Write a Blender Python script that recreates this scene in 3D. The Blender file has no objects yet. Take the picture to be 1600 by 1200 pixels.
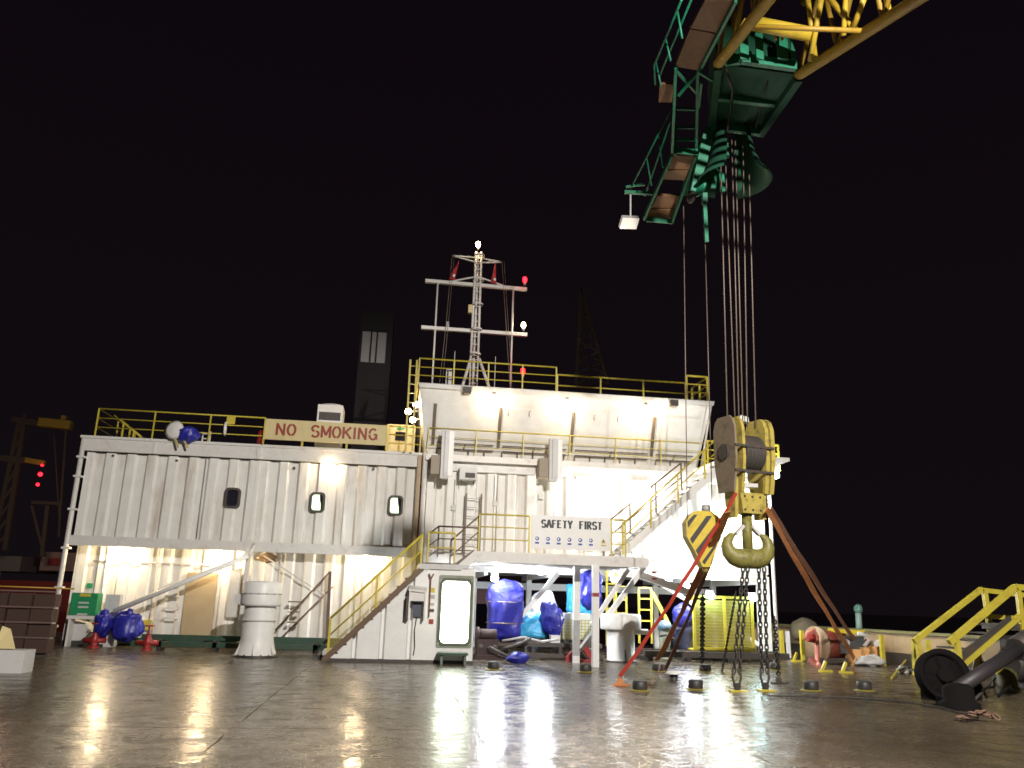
import bpy, math, random
from mathutils import Vector, Matrix, noise as mnoise
random.seed(7)
S = bpy.context.scene
COL = S.collection
rad = math.radians

# ---------------------------------------------------------------- camera
FPX, YAW, PITCH, ROLL, EYE = 1270.0, rad(7.6), rad(15.0), rad(1.7), 1.6
fw = Vector((math.sin(YAW)*math.cos(PITCH), math.cos(YAW)*math.cos(PITCH), math.sin(PITCH)))
r0 = Vector((math.cos(YAW), -math.sin(YAW), 0))
u0 = r0.cross(fw)
rt = math.cos(ROLL)*r0 + math.sin(ROLL)*u0
up = rt.cross(fw)
cam_d = bpy.data.cameras.new('camera')
cam = bpy.data.objects.new('camera', cam_d); COL.objects.link(cam)
cam.matrix_world = Matrix(((rt.x, up.x, -fw.x, 0), (rt.y, up.y, -fw.y, 0), (rt.z, up.z, -fw.z, EYE), (0, 0, 0, 1)))
cam_d.sensor_width = 36; cam_d.lens = 36*FPX/1600; cam_d.clip_end = 3000
cam_d.dof.use_dof = True; cam_d.dof.focus_distance = 9.0; cam_d.dof.aperture_fstop = 2.6
S.camera = cam

# ---------------------------------------------------------------- night sky and exposure
W = bpy.data.worlds.new('World'); S.world = W; W.use_nodes = True
nt = W.node_tree; nt.nodes.clear()
wo = nt.nodes.new('ShaderNodeOutputWorld'); bg = nt.nodes.new('ShaderNodeBackground')
tc = nt.nodes.new('ShaderNodeTexCoord'); sp = nt.nodes.new('ShaderNodeSeparateXYZ')
mr = nt.nodes.new('ShaderNodeMapRange'); cr = nt.nodes.new('ShaderNodeMixRGB')
nt.links.new(tc.outputs['Generated'], sp.inputs[0]); nt.links.new(sp.outputs['Z'], mr.inputs[0])
mr.inputs[1].default_value = 0.0; mr.inputs[2].default_value = 0.8
nt.links.new(mr.outputs[0], cr.inputs[0])
cr.inputs[1].default_value = (0.0060, 0.0040, 0.0050, 1); cr.inputs[2].default_value = (0.0034, 0.0019, 0.0036, 1)
nt.links.new(cr.outputs[0], bg.inputs[0]); bg.inputs[1].default_value = 1.0
nt.links.new(bg.outputs[0], wo.inputs[0])
S.view_settings.view_transform = 'Standard'; S.view_settings.look = 'None'
S.view_settings.exposure = 0.0; S.view_settings.gamma = 1.0
S.render.engine = 'CYCLES'
S.cycles.use_denoising = True
S.cycles.sample_clamp_indirect = 4.0

# ---------------------------------------------------------------- helpers
def ray(px, py):
    return fw + rt*((px-800)/FPX) - up*((py-600)/FPX)
O = Vector((0, 0, EYE))
def at(px, py, Y):
    """point of the place on the plane y = Y seen at that spot of the survey photo"""
    d = ray(px, py); return O + d*(Y/d.y)
def gz(px, py, z=0.0):
    d = ray(px, py); return O + d*((z-EYE)/d.z)

def basis(d):
    d = d.normalized(); a = Vector((0, 0, 1)) if abs(d.z) < .95 else Vector((1, 0, 0))
    s = d.cross(a).normalized(); return s, s.cross(d).normalized()

class MB:
    def __init__(self): self.v = []; self.f = []; self.sm = []
    def add(self, vs, fs, smooth=False):
        o = len(self.v); self.v += [Vector(p) for p in vs]
        self.f += [tuple(i+o for i in q) for q in fs]; self.sm += [smooth]*len(fs); return self
    def box(self, x0, x1, y0, y1, z0, z1):
        return self.add([(x, y, z) for x in (x0, x1) for y in (y0, y1) for z in (z0, z1)],
                        [(0, 1, 3, 2), (4, 6, 7, 5), (0, 4, 5, 1), (2, 3, 7, 6), (0, 2, 6, 4), (1, 5, 7, 3)])
    def beam(self, p, q, w, h=None, side=None):
        p = Vector(p); q = Vector(q); h = h or w
        s, t = basis(q-p)
        if side is not None:
            s = Vector(side).normalized(); t = s.cross((q-p).normalized()).normalized()
        vs = [b + s*a*w/2 + t*c*h/2 for b in (p, q) for a, c in ((-1, -1), (1, -1), (1, 1), (-1, 1))]
        return self.add(vs, [(3, 2, 1, 0), (4, 5, 6, 7), (0, 1, 5, 4), (1, 2, 6, 5), (2, 3, 7, 6), (3, 0, 4, 7)])
    def cyl(self, p, q, r, r2=None, n=12, cap=True):
        p = Vector(p); q = Vector(q); r2 = r if r2 is None else r2
        s, t = basis(q-p); vs = []
        for b, rr in ((p, r), (q, r2)):
            for i in range(n):
                a = 2*math.pi*i/n; vs.append(b + s*math.cos(a)*rr + t*math.sin(a)*rr)
        self.add(vs, [(i, (i+1) % n, n+(i+1) % n, n+i) for i in range(n)], True)
        if cap:
            o = len(self.v)-2*n
            self.f += [tuple(o+i for i in reversed(range(n))), tuple(o+n+i for i in range(n))]; self.sm += [False]*2
        return self
    def tube(self, pts, r, n=8):
        pts = [Vector(p) for p in pts]; k = len(pts); vs = []; s = None
        for i, p in enumerate(pts):
            d = (pts[min(i+1, k-1)]-pts[max(i-1, 0)]).normalized()
            if s is None: s, t = basis(d)
            else:
                s = (s-d*s.dot(d)).normalized(); t = s.cross(d).normalized()
            rr = r[i] if isinstance(r, (list, tuple)) else r
            for j in range(n):
                a = 2*math.pi*j/n; vs.append(p + s*math.cos(a)*rr + t*math.sin(a)*rr)
        fs = [(i*n+j, i*n+(j+1) % n, (i+1)*n+(j+1) % n, (i+1)*n+j) for i in range(k-1) for j in range(n)]
        self.add(vs, fs, True); o = len(self.v)-len(vs)
        self.f += [tuple(o+i for i in reversed(range(n))), tuple(o+(k-1)*n+i for i in range(n))]; self.sm += [False]*2
        return self
    def lathe(self, c, prof, n=24, axis=(0, 0, 1), a0=0, a1=2*math.pi):
        c = Vector(c); ax = Vector(axis).normalized(); s, t = basis(ax); full = abs(a1-a0-2*math.pi) < 1e-6
        m = n if full else n+1; vs = []
        for r, h in prof:
            for i in range(m):
                a = a0+(a1-a0)*i/n; vs.append(c + ax*h + s*math.cos(a)*r + t*math.sin(a)*r)
        fs = [(k*m+i, k*m+(i+1) % m, (k+1)*m+(i+1) % m, (k+1)*m+i) for k in range(len(prof)-1) for i in range(n)]
        return self.add(vs, fs, True)
    def prism(self, poly, d):
        poly = [Vector(p) for p in poly]; d = Vector(d); n = len(poly)
        return self.add(poly+[p+d for p in poly], [tuple(range(n)), tuple(reversed(range(n, 2*n)))] +
                        [(i, (i+1) % n, n+(i+1) % n, n+i) for i in range(n)])
    def blob(self, c, rx, ry, rz, seed=1, amp=.15, n=20, m=12, sq=1.0, fold=7):
        c = Vector(c); rn = random.Random(seed); ph = [rn.uniform(0, 6.28) for _ in range(9)]; vs = []
        for j in range(m+1):
            th = math.pi*j/m
            for i in range(n):
                a = 2*math.pi*i/n
                d = Vector((math.sin(th)*math.cos(a), math.sin(th)*math.sin(a), math.cos(th)))
                d = Vector([math.copysign(abs(x)**sq, x) for x in d])
                k = 1 + amp*(math.sin(3*a+ph[0]+2*th)*.5 + math.sin(fold*a+ph[1]+3*th)*.35*math.sin(th) + math.sin(5*th+ph[2]+a)*.4 + rn.uniform(-.35, .35))
                vs.append(c + Vector((d.x*rx*k, d.y*ry*k, d.z*rz*k)))
        return self.add(vs, [(j*n+i, (j+1)*n+i, (j+1)*n+(i+1) % n, j*n+(i+1) % n) for j in range(m) for i in range(n)], True)
    def crumple(self, amp, sc, seed=0):
        o = Vector((seed*3.1, seed*1.7, seed*.9))
        for i, p in enumerate(self.v):
            a = mnoise.ridged_multi_fractal(p*sc+o, 1.0, 2.1, 4, .9, 2.0)-.9
            d = mnoise.noise_vector(p*sc*.6+o)
            self.v[i] = p + d*amp*.8 + d.normalized()*a*amp*.35
        return self
    def build(self, name, mat, parent=None, origin=None):
        o = Vector((0, 0, 0)); p = parent
        while p is not None: o = o + p.location; p = p.parent
        loc = Vector((0, 0, 0))
        if parent is None and self.v:
            if origin is None:
                xs = [v.x for v in self.v]; ys = [v.y for v in self.v]; zs = [v.z for v in self.v]
                origin = ((min(xs)+max(xs))/2, (min(ys)+max(ys))/2, min(zs))
            loc = Vector(origin); o = loc
        me = bpy.data.meshes.new(name); me.from_pydata([tuple(v-o) for v in self.v], [], self.f)
        me.materials.append(mat)
        me.polygons.foreach_set('use_smooth', self.sm)
        me.update(); me.validate()
        ob = bpy.data.objects.new(name, me); COL.objects.link(ob); ob.location = loc; ob.parent = parent
        return ob

def thing(name, label, cat, loc=(0, 0, 0), group=None):
    o = bpy.data.objects.new(name, None); COL.objects.link(o); o.location = Vector(loc); o.empty_display_size = .3
    o['label'] = label; o['category'] = cat
    if group: o['group'] = group
    return o
def tag(o, label, cat, group=None):
    o['label'] = label; o['category'] = cat
    if group: o['group'] = group
    return o
def struct(o, kind='structure'): o['kind'] = kind; return o
def copy_tree(o, loc=None, label=None, parent=None):
    c = o.copy(); COL.objects.link(c); c.parent = parent
    if loc is not None: c.location = Vector(loc)
    if label: c['label'] = label
    for ch in list(o.children): copy_tree(ch, None, None, c)
    return c

# ---------------------------------------------------------------- materials
def mat(name, col, rough=.5, metal=0, emit=0, ecol=None, noise=.12, nscale=3.0, bump=0.0, bscale=20., dirt=None, dscale=1.5, dstr=.5, alpha=1.0, trans=0, streak=False):
    m = bpy.data.materials.new(name); m.use_nodes = True; t = m.node_tree; N = t.nodes; L = t.links
    b = N['Principled BSDF']; b.inputs['Roughness'].default_value = rough; b.inputs['Metallic'].default_value = metal
    b.inputs['Base Color'].default_value = (*col, 1)
    co = N.new('ShaderNodeTexCoord')
    if noise or dirt:
        n1 = N.new('ShaderNodeTexNoise'); n1.inputs['Scale'].default_value = nscale; n1.inputs['Detail'].default_value = 6
        L.new(co.outputs['Object'], n1.inputs['Vector'])
        mx = N.new('ShaderNodeMixRGB'); L.new(n1.outputs['Fac'], mx.inputs[0])
        mx.inputs[1].default_value = (*[c*(1-noise) for c in col], 1); mx.inputs[2].default_value = (*[min(c*(1+noise), 1) for c in col], 1)
        out = mx.outputs[0]
        if dirt:
            mp = N.new('ShaderNodeMapping'); L.new(co.outputs['Object'], mp.inputs[0])
            if streak: mp.inputs['Scale'].default_value = (1, 1, .12)
            n2 = N.new('ShaderNodeTexNoise'); n2.inputs['Scale'].default_value = dscale; n2.inputs['Detail'].default_value = 10; n2.inputs['Roughness'].default_value = .7
            L.new(mp.outputs[0], n2.inputs['Vector'])
            rp = N.new('ShaderNodeMapRange'); rp.inputs[1].default_value = .5; rp.inputs[2].default_value = .72; rp.inputs[4].default_value = dstr
            L.new(n2.outputs['Fac'], rp.inputs[0])
            m2 = N.new('ShaderNodeMixRGB'); L.new(rp.outputs[0], m2.inputs[0]); L.new(out, m2.inputs[1]); m2.inputs[2].default_value = (*dirt, 1)
            out = m2.outputs[0]
        L.new(out, b.inputs['Base Color'])
        rr = N.new('ShaderNodeMapRange'); rr.inputs[3].default_value = max(rough-.08, .02); rr.inputs[4].default_value = min(rough+.12, 1)
        L.new(n1.outputs['Fac'], rr.inputs[0]); L.new(rr.outputs[0], b.inputs['Roughness'])
    if bump:
        n3 = N.new('ShaderNodeTexNoise'); n3.inputs['Scale'].default_value = bscale; n3.inputs['Detail'].default_value = 5
        L.new(co.outputs['Object'], n3.inputs['Vector'])
        bp = N.new('ShaderNodeBump'); bp.inputs['Strength'].default_value = bump; bp.inputs['Distance'].default_value = .02
        L.new(n3.outputs['Fac'], bp.inputs['Height']); L.new(bp.outputs[0], b.inputs['Normal'])
    if emit:
        b.inputs['Emission Color'].default_value = (*(ecol or col), 1); b.inputs['Emission Strength'].default_value = emit
    if alpha < 1: b.inputs['Alpha'].default_value = alpha
    if trans: b.inputs['Transmission Weight'].default_value = trans
    return m

RUST = (.16, .07, .03)
white = mat('white_paint', (.76, .75, .71), .42, dirt=(.40, .31, .21), dscale=2.6, dstr=.7, streak=True, bump=.6, bscale=1.6)
whiteC = mat('white_paint_clean', (.78, .78, .76), .4, dirt=(.5, .42, .33), dscale=1.6, dstr=.3, bump=.15, bscale=3)
whiteT = mat('white_trim', (.70, .69, .66), .4, dirt=(.3, .2, .12), dscale=3, dstr=.4)
grey = mat('grey_paint', (.36, .36, .36), .5, dirt=RUST, dscale=3, dstr=.3)
lgrey = mat('light_grey_paint', (.55, .55, .54), .4, dirt=(.25, .2, .15), dscale=3, dstr=.4)
black = mat('black_steel', (.03, .03, .03), .5, dirt=RUST, dscale=5, dstr=.4)
dark = mat('dark_steel', (.055, .05, .045), .55, dirt=RUST, dscale=4, dstr=.5, bump=.3)
yellow = mat('yellow_paint', (.55, .46, .05), .4, dirt=(.25, .14, .04), dscale=5, dstr=.5)
yellowB = mat('yellow_block_paint', (.46, .37, .08), .5, dirt=(.10, .065, .035), dscale=5, dstr=.9, bump=.4)
hookm = mat('greasy_hook_yellow', (.22, .20, .05), .45, dirt=(.05, .04, .025), dscale=7, dstr=.8, bump=.4)
yellowM = mat('yellow_mesh', (.55, .50, .06), .55, alpha=.45)
cream = mat('cream_board', (.62, .52, .26), .5, dirt=(.4, .3, .15), dscale=2, dstr=.3)
redp = mat('red_paint', (.30, .02, .02), .4, dirt=(.1, .03, .02), dscale=6, dstr=.5)
redl = mat('red_lettering', (.28, .03, .015), .5)
blackl = mat('black_lettering', (.02, .03, .03), .5)
bluel = mat('blue_lettering', (.03, .07, .35), .5, noise=0)
green = mat('green_paint', (.02, .26, .10), .4, dirt=(.03, .06, .03), dscale=4, dstr=.5)
craneG = mat('crane_green', (.012, .20, .105), .5, dirt=(.01, .035, .025), dscale=2.2, dstr=.85, bump=.2)
craneD = mat('crane_green_shaded', (.005, .075, .038), .8, dirt=(.008, .02, .015), dscale=2, dstr=.9)  # darker copy of the crane green; the head's shade is painted in
craneY = mat('crane_yellow', (.38, .235, .025), .5, dirt=(.13, .07, .025), dscale=3, dstr=.75)
plank = mat('plank_brown', (.20, .10, .045), .7, dirt=(.07, .04, .03), dscale=5, dstr=.6)
dgreen = mat('dark_green_skid', (.02, .06, .04), .5, dirt=RUST, dscale=4, dstr=.4)
tarp = mat('blue_tarpaulin', (.022, .025, .30), .34, noise=.35, nscale=5, bump=.8, bscale=7, dirt=(.03, .03, .10), dscale=3, dstr=.6)
tarpC = mat('cyan_tarpaulin', (.06, .42, .70), .35, noise=.3, nscale=6, bump=.8, bscale=9)
orange = mat('orange_webbing', (.50, .19, .06), .7, dirt=(.15, .06, .03), dscale=8, dstr=.7)
redweb = mat('red_webbing', (.42, .04, .02), .7, dirt=(.15, .03, .02), dscale=8, dstr=.6)
brownweb = mat('brown_webbing', (.22, .10, .06), .75, dirt=(.08, .05, .04), dscale=8, dstr=.6)
wire = mat('wire_rope', (.22, .17, .14), .5, metal=.3, noise=.3, nscale=60)
chainm = mat('chain_steel', (.05, .045, .04), .5, metal=.4)
glassD = mat('dark_glass', (.02, .02, .03), .08, noise=0)
winlit = mat('lit_window', (.5, .6, .45), .3, emit=1.3, ecol=(.75, .95, .60), noise=0)
doorlit = mat('lit_doorway', (.7, .8, .65), .3, emit=9.0, ecol=(.9, 1.0, .80), noise=0)
warmE = mat('warm_lamp_glass', (1, .8, .5), .3, emit=30, ecol=(1, .80, .50), noise=0)
whiteE = mat('cool_lamp_glass', (1, 1, 1), .3, emit=16, ecol=(.93, .96, 1.0), noise=0)
cyanE = mat('cyan_lamp_glass', (.7, 1, 1), .3, emit=40, ecol=(.55, .95, 1.0), noise=0)
redE = mat('red_lamp_glass', (1, .05, .05), .3, emit=7, ecol=(1, .01, .02), noise=0)
crate = mat('brown_cargo', (.055, .028, .02), .7, dirt=(.04, .03, .03), dscale=4, dstr=.6)
hullred = mat('hull_red', (.20, .02, .016), .5, dirt=(.05, .02, .02), dscale=1, dstr=.5)
tan = mat('tan_bulwark', (.46, .34, .20), .5, dirt=(.2, .12, .07), dscale=1.5, dstr=.5, streak=True)
tankw = mat('white_tank', (.75, .82, .80), .35)
flagm = mat('flag_red', (.45, .03, .04), .7)

def deck_mat():
    m = bpy.data.materials.new('wet_deck'); m.use_nodes = True; t = m.node_tree; N = t.nodes; L = t.links
    b = N['Principled BSDF']; co = N.new('ShaderNodeTexCoord')
    def noise(sc, det=6, rough=.6, stretch=None):
        n = N.new('ShaderNodeTexNoise'); n.inputs['Scale'].default_value = sc; n.inputs['Detail'].default_value = det; n.inputs['Roughness'].default_value = rough
        if stretch:
            mp = N.new('ShaderNodeMapping'); mp.inputs['Scale'].default_value = stretch; L.new(co.outputs['Object'], mp.inputs[0]); L.new(mp.outputs[0], n.inputs['Vector'])
        else: L.new(co.outputs['Object'], n.inputs['Vector'])
        return n.outputs['Fac']
    def rng(src, a, b_, c, d):
        r = N.new('ShaderNodeMapRange'); L.new(src, r.inputs[0])
        for i, v in zip((1, 2, 3, 4), (a, b_, c, d)): r.inputs[i].default_value = v
        return r.outputs[0]
    def mix(f, a, b_):
        x = N.new('ShaderNodeMixRGB'); L.new(f, x.inputs[0])
        for i, v in ((1, a), (2, b_)):
            if isinstance(v, tuple): x.inputs[i].default_value = (*v, 1)
            else: L.new(v, x.inputs[i])
        return x.outputs[0]
    def mth(op, a, b_=None):
        x = N.new('ShaderNodeMath'); x.operation = op
        for i, v in ((0, a), (1, b_)):
            if v is None: continue
            if isinstance(v, (int, float)): x.inputs[i].default_value = v
            else: L.new(v, x.inputs[i])
        return x.outputs[0]
    big = noise(.35, 8, .65); mid = noise(2.2, 8, .7); fine = noise(14, 6, .7)
    c = mix(rng(big, .35, .65, 0, 1), (.060, .047, .031), (.120, .096, .064))
    c = mix(rng(mid, .52, .66, 0, .75), c, (.030, .024, .017))
    c = mix(rng(fine, .6, .72, 0, .5), c, (.15, .13, .09))
    sx = N.new('ShaderNodeSeparateXYZ'); L.new(co.outputs['Object'], sx.inputs[0])
    warp = mth('MULTIPLY', mth('SUBTRACT', noise(.9, 2), .5), .10)
    def seam(axis, off, per, w):
        v = mth('ADD', mth('ADD', sx.outputs[axis], warp), off)
        fr = mth('FRACT', mth('DIVIDE', v, per))
        d = mth('MULTIPLY', mth('ABSOLUTE', mth('SUBTRACT', fr, .5)), per)
        return rng(d, 0, w, 1, 0)
    s = mth('MAXIMUM', seam('X', .35, 3.0, .018), seam('Y', .55, 2.6, .035))
    s = mth('MULTIPLY', s, rng(noise(.8, 4), .42, .58, .08, 1))
    c = mix(mth('MULTIPLY', s, .6), c, (.02, .016, .012))
    L.new(c, b.inputs['Base Color'])
    r = mth('ADD', mth('ADD', rng(mid, .38, .62, .17, .33), rng(fine, .45, .7, -.02, .10)), mth('MULTIPLY', s, .35))
    L.new(r, b.inputs['Roughness']); L.new(rng(s, 0, 1, .24, .03), b.inputs['Specular IOR Level'])
    h = mth('ADD', mth('MULTIPLY', noise(6, 5, .6), .55), mth('MULTIPLY', s, -.3))
    h = mth('ADD', h, mth('MULTIPLY', noise(1.2, 3), 1.6))
    bp = N.new('ShaderNodeBump'); bp.inputs['Strength'].default_value = .30; bp.inputs['Distance'].default_value = .03
    L.new(h, bp.inputs['Height']); L.new(bp.outputs[0], b.inputs['Normal'])
    return m
deckm = deck_mat()
seam_ = mat('sea_water', (.012, .022, .022), .22, noise=.2, bump=1.0, bscale=.6)

# ---------------------------------------------------------------- lights
def lamp(name, loc, power, col, radius=.08, kind='POINT', target=None, cone=120, blend=.6, parent=None):
    d = bpy.data.lights.new(name, kind); d.energy = power; d.color = col; d.shadow_soft_size = radius
    o = bpy.data.objects.new(name, d); COL.objects.link(o); o.location = Vector(loc)
    if kind == 'SPOT':
        d.spot_size = rad(cone); d.spot_blend = blend
        o.rotation_euler = (Vector(target)-Vector(loc)).to_track_quat('-Z', 'Y').to_euler()
    if parent is not None:
        p = parent; off = Vector((0, 0, 0))
        while p is not None: off = off + p.location; p = p.parent
        o.parent = parent; o.location = Vector(loc)-off
    return o
WARM = (1.0, .76, .46); COOL = (.90, .95, 1.0); MID = (1.0, .88, .70)

# deck floodlight on its post behind the photographer (it lights the deck and the front of the house)
FL = Vector((5.6, -1.5, 11.5))
t = thing('floodlight_mast', 'tall grey post carrying a deck floodlight with an added hood behind the viewer', 'floodlight', (FL.x+.6, FL.y-.3, 0))
MB().cyl((FL.x+.6, FL.y-.3, 0), (FL.x+.6, FL.y-.3, 11.8), .14, .08).build('post', grey, t)
MB().beam((FL.x+.6, FL.y-.3, 11.5), (FL.x, FL.y-.25, 11.5), .08).build('bracket', grey, t)
MB().box(FL.x-.3, FL.x+.3, FL.y-.4, FL.y-.2, 11.25, 11.75).build('lamp_housing', grey, t)
MB().prism([(FL.x-.8, FL.y-.2, 11.72), (FL.x+.8, FL.y-.2, 11.72), (FL.x+.8, FL.y+1.0, 11.58), (FL.x-.8, FL.y+1.0, 11.58)], (0, 0, .02)).build('added_visor', black, t)  # unseen plate added to keep the flood beam off the crane
lamp('deck_floodlight', FL, 25000, (1.0, .93, .86), .09, 'SPOT', (1.5, 24, 1.0), 130, .6, t)

# ---------------------------------------------------------------- deck and sea
deck = MB().box(-13, 34, -14, 34.5, -.3, 0).build('deck', deckm, origin=(0, 0, 0)); struct(deck)
sea = MB().add([(-1500, -300, -5), (1500, -300, -5), (1500, 2600, -5), (-1500, 2600, -5)], [(0, 1, 2, 3)]).build('sea', seam_, origin=(0, 0, 0)); struct(sea)

# ---------------------------------------------------------------- corrugated panel
def corr(mb, x0, x1, z0, z1, y, depth=.085, pitch=.62, thick=.06, holes=()):
    """trapezoidal steel panel facing -Y; holes are (x0,x1,z0,z1) openings"""
    xs = [x0]; ys = [y]; x = x0; 
    k = 0
    prof = [(.26, 0), (.08, depth), (.26, depth), (.08, 0)]
    cx = x0; cy = 0
    pts = [(x0, 0.0)]
    while cx < x1-1e-4:
        w, ny = prof[k % 4]; k += 1
        nx = min(cx+w*pitch/.68, x1); pts.append((nx, ny)); cx = nx
    cut = sorted(set([h[0] for h in holes]+[h[1] for h in holes]))
    for c in cut:
        for i in range(len(pts)-1):
            if pts[i][0] < c-1e-6 and pts[i+1][0] > c+1e-6:
                f = (c-pts[i][0])/(pts[i+1][0]-pts[i][0]); pts.insert(i+1, (c, pts[i][1]+(pts[i+1][1]-pts[i][1])*f)); break
    zs = sorted(set([z0, z1]+[h[2] for h in holes]+[h[3] for h in holes]))
    for i in range(len(pts)-1):
        for j in range(len(zs)-1):
            mx = (pts[i][0]+pts[i+1][0])/2; mz = (zs[j]+zs[j+1])/2
            if any(h[0] < mx < h[1] and h[2] < mz < h[3] for h in holes): continue
            a, b = pts[i], pts[i+1]
            mb.add([(a[0], y+a[1], zs[j]), (b[0], y+b[1], zs[j]), (b[0], y+b[1], zs[j+1]), (a[0], y+a[1], zs[j+1])], [(0, 1, 2, 3)])
    return mb

def rrect(cx, cz, w, h, r, n=5):
    out = []
    for sx, sz, a0 in ((1, -1, -90), (1, 1, 0), (-1, 1, 90), (-1, -1, 180)):
        for i in range(n+1):
            a = rad(a0+90*i/n); out.append((cx+sx*(w/2-r)+r*math.cos(a), cz+sz*(h/2-r)+r*math.sin(a)))
    return out
def ring(mb, y0, y1, outer, inner):
    n = len(outer); vs = [(x, y0, z) for x, z in outer]+[(x, y0, z) for x, z in inner]+[(x, y1, z) for x, z in outer]+[(x, y1, z) for x, z in inner]
    fs = []
    for i in range(n):
        j = (i+1) % n
        fs += [(i, j, n+j, n+i), (i, 2*n+i, 2*n+j, j), (n+i, n+j, 3*n+j, 3*n+i)]
    return mb.add(vs, fs)
def window(parent, x, z, w, h, y, lit):
    fr = ring(MB(), y-.05, y+.12, rrect(x, z, w+.12, h+.12, .13), rrect(x, z, w-.02, h-.02, .09)).build('window', dark, parent)
    pane = MB().prism([(a, y+.03, b) for a, b in rrect(x, z, w, h, .09)], (0, .02, 0)).build('pane', winlit if lit else glassD, fr)
    if lit:
        MB().add([(x+w*.15, y+.015, z+h*.5), (x+w*.49, y+.015, z+h*.45), (x+w*.49, y+.015, z-h*.45), (x+w*.32, y+.015, z-h*.45), (x+w*.30, y+.015, z-h*.1), (x+w*.20, y+.015, z+h*.15)], [(5, 4, 3, 2, 1, 0)]).build('curtain', glassD, fr)
    return fr

def bulkhead(x, y, z, label, power, col=WARM, group='warm lamps lighting the white walls', m=None, drop=.16):
    t = thing('wall_lamp', label, 'lamp', (x, y, z), group)
    MB().box(x-.09, x+.09, y-.02, y+.14, z-.02, z+.08).build('lamp_base', lgrey, t)
    MB().lathe((x, y+.03, z-.02), [(.001, -.13), (.05, -.12), (.075, -.06), (.08, 0)], 12).build('lamp_glass', m or warmE, t)
    lamp('bulb', (x, y-.08, z-drop), power, col, .07, parent=t)
    return t

# ---------------------------------------------------------------- accommodation house (left)
H = thing('deck_house', 'long two-storey white corrugated steel house left of the bridge block', 'house', (-4.5, 26.5, 0))
LX0, LX1, FY = -9.72, .62, 26.5
wins = [(-5.19, 4.49), (-2.58, 4.47), (-.12, 4.48)]
wb = MB(); holes = [(x-.2, x+.2, z-.28, z+.28) for x, z in wins]
corr(wb, LX0, -4.55, 3.17, 5.72, FY, holes=[h for h in holes if h[1] < -4.55])
corr(wb, -4.45, LX1-.05, 3.17, 5.72, FY, holes=[h for h in holes if h[0] > -4.45])
wb.box(-4.55, -4.45, FY-.02, FY+.1, 3.17, 5.72)
wb.box(LX0, LX1, FY+.12, 33, 3.0, 3.1).box(LX0, LX0+.05, FY, 33, 3.17, 6.1).box(LX0, LX1, 32.9, 33, .2, 6.1).box(LX0+.0, LX0+.05, FY+.6, 33, 0.1, 3.0)
wb.box(LX0, LX1, FY+.22, FY+.3, 3.17, 5.7)
wb.build('upper_wall', white, H)
lw = corr(MB(), LX0+.06, LX1, .25, 2.95, 27.1); lw.box(LX0+.06, LX1, 27.2, 27.29, .1, 2.95).build('lower_wall', white, H)
rb = MB().box(LX0-.12, LX1-.02, FY-.16, FY-.02, 5.74, 6.12).box(LX0-.16, LX1+.02, FY-.2, 33, 6.12, 6.2)
rb.box(-4.56, -4.44, FY-.22, FY-.16, 5.74, 6.10).box(-7.7, -7.64, FY-.19, FY-.16, 5.74, 6.1).box(-1.5, -1.46, FY-.19, FY-.16, 5.74, 6.1)
rb.build('roof', whiteT, H)
mbnd = MB().box(LX0, -4.6, FY-.12, FY+.1, 2.87, 3.16).box(-4.4, LX1-.05, FY-.12, FY+.1, 2.87, 3.16).box(-4.62, -4.38, FY-.16, FY+.1, 2.72, 3.2).box(LX0, LX1, FY+.1, 27.3, 2.98, 3.04)
mbnd.build('floor_band', whiteT, H)
for x in (-4.5,):
    MB().box(x-.06, x+.06, FY-.1, FY+.02, .1, 2.72).build('column', whiteT, H)
for (x, z), lit in zip(wins, (False, True, True)): window(H, x, z, .36, .52, FY, lit)
MB().tube([(LX0-.08, FY-.1, 0), (LX0-.08, FY-.1, 6.15)], .075).build('downpipe', whiteT, H)
cl = MB()
for z in (.5, 1.6, 2.75, 3.9, 4.9, 5.5): cl.box(LX0-.18, LX0+.05, FY-.2, FY, z, z+.06)
cl.build('pipe_clamp', whiteT, H)
MB().tube([(.74, FY-.2, 3.0), (.74, FY-.2, 6.3)], .085).build('corner_pipe', whiteT, H)
MB().box(.50, .62, FY-.25, FY-.02, .2, 6.1).build('corner_post', mat('brown_mottled', (.42, .30, .18), .5, dirt=RUST, dscale=3, dstr=.5), H)  # brown base with darker brown blotches
# lower storey fittings
MB().box(-6.35, -5.45, 26.98, 27.06, .35, 2.2).build('door', mat('beige_door', (.42, .33, .20), .5), H)
MB().box(-5.05, -4.75, 26.86, 27.06, .9, 2.3).build('cable_cabinet', lgrey, H)
for z in (.8, 1.1, 1.45, 1.8): MB().box(-6.9, -6.5, 26.84, 26.88, z, z+.04).box(-6.9, -6.87, 26.88, 27.08, z, z+.04).box(-6.53, -6.5, 26.88, 27.08, z, z+.04).build('rung', whiteT, H)
sk = MB()
for a, b in (((-9.4, .25), (-4.6, .25)), ((-4.3, .25), (.5, .25))): sk.box(a[0], b[0], 26.85, 27.05, .06, .24)
sk.build('base_beam', dgreen, H)
rs = mat('rust_patch', (.28, .18, .10), .7)
MB().blob((-4.0, 27.09, 2.72), .28, .012, .13, 3, .35).build('rust_stain', rs, H)
for x in (-8.8, -7.3, -3.6, -1.2): MB().tube([(x, 27.05, .3), (x, 27.05, 2.9)], .02, 6).build('conduit', lgrey, H)
MB().tube([(-9.2, 27.04, 2.45), (-4.9, 27.04, 2.45)], .018, 6).build('conduit', lgrey, H)

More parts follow.
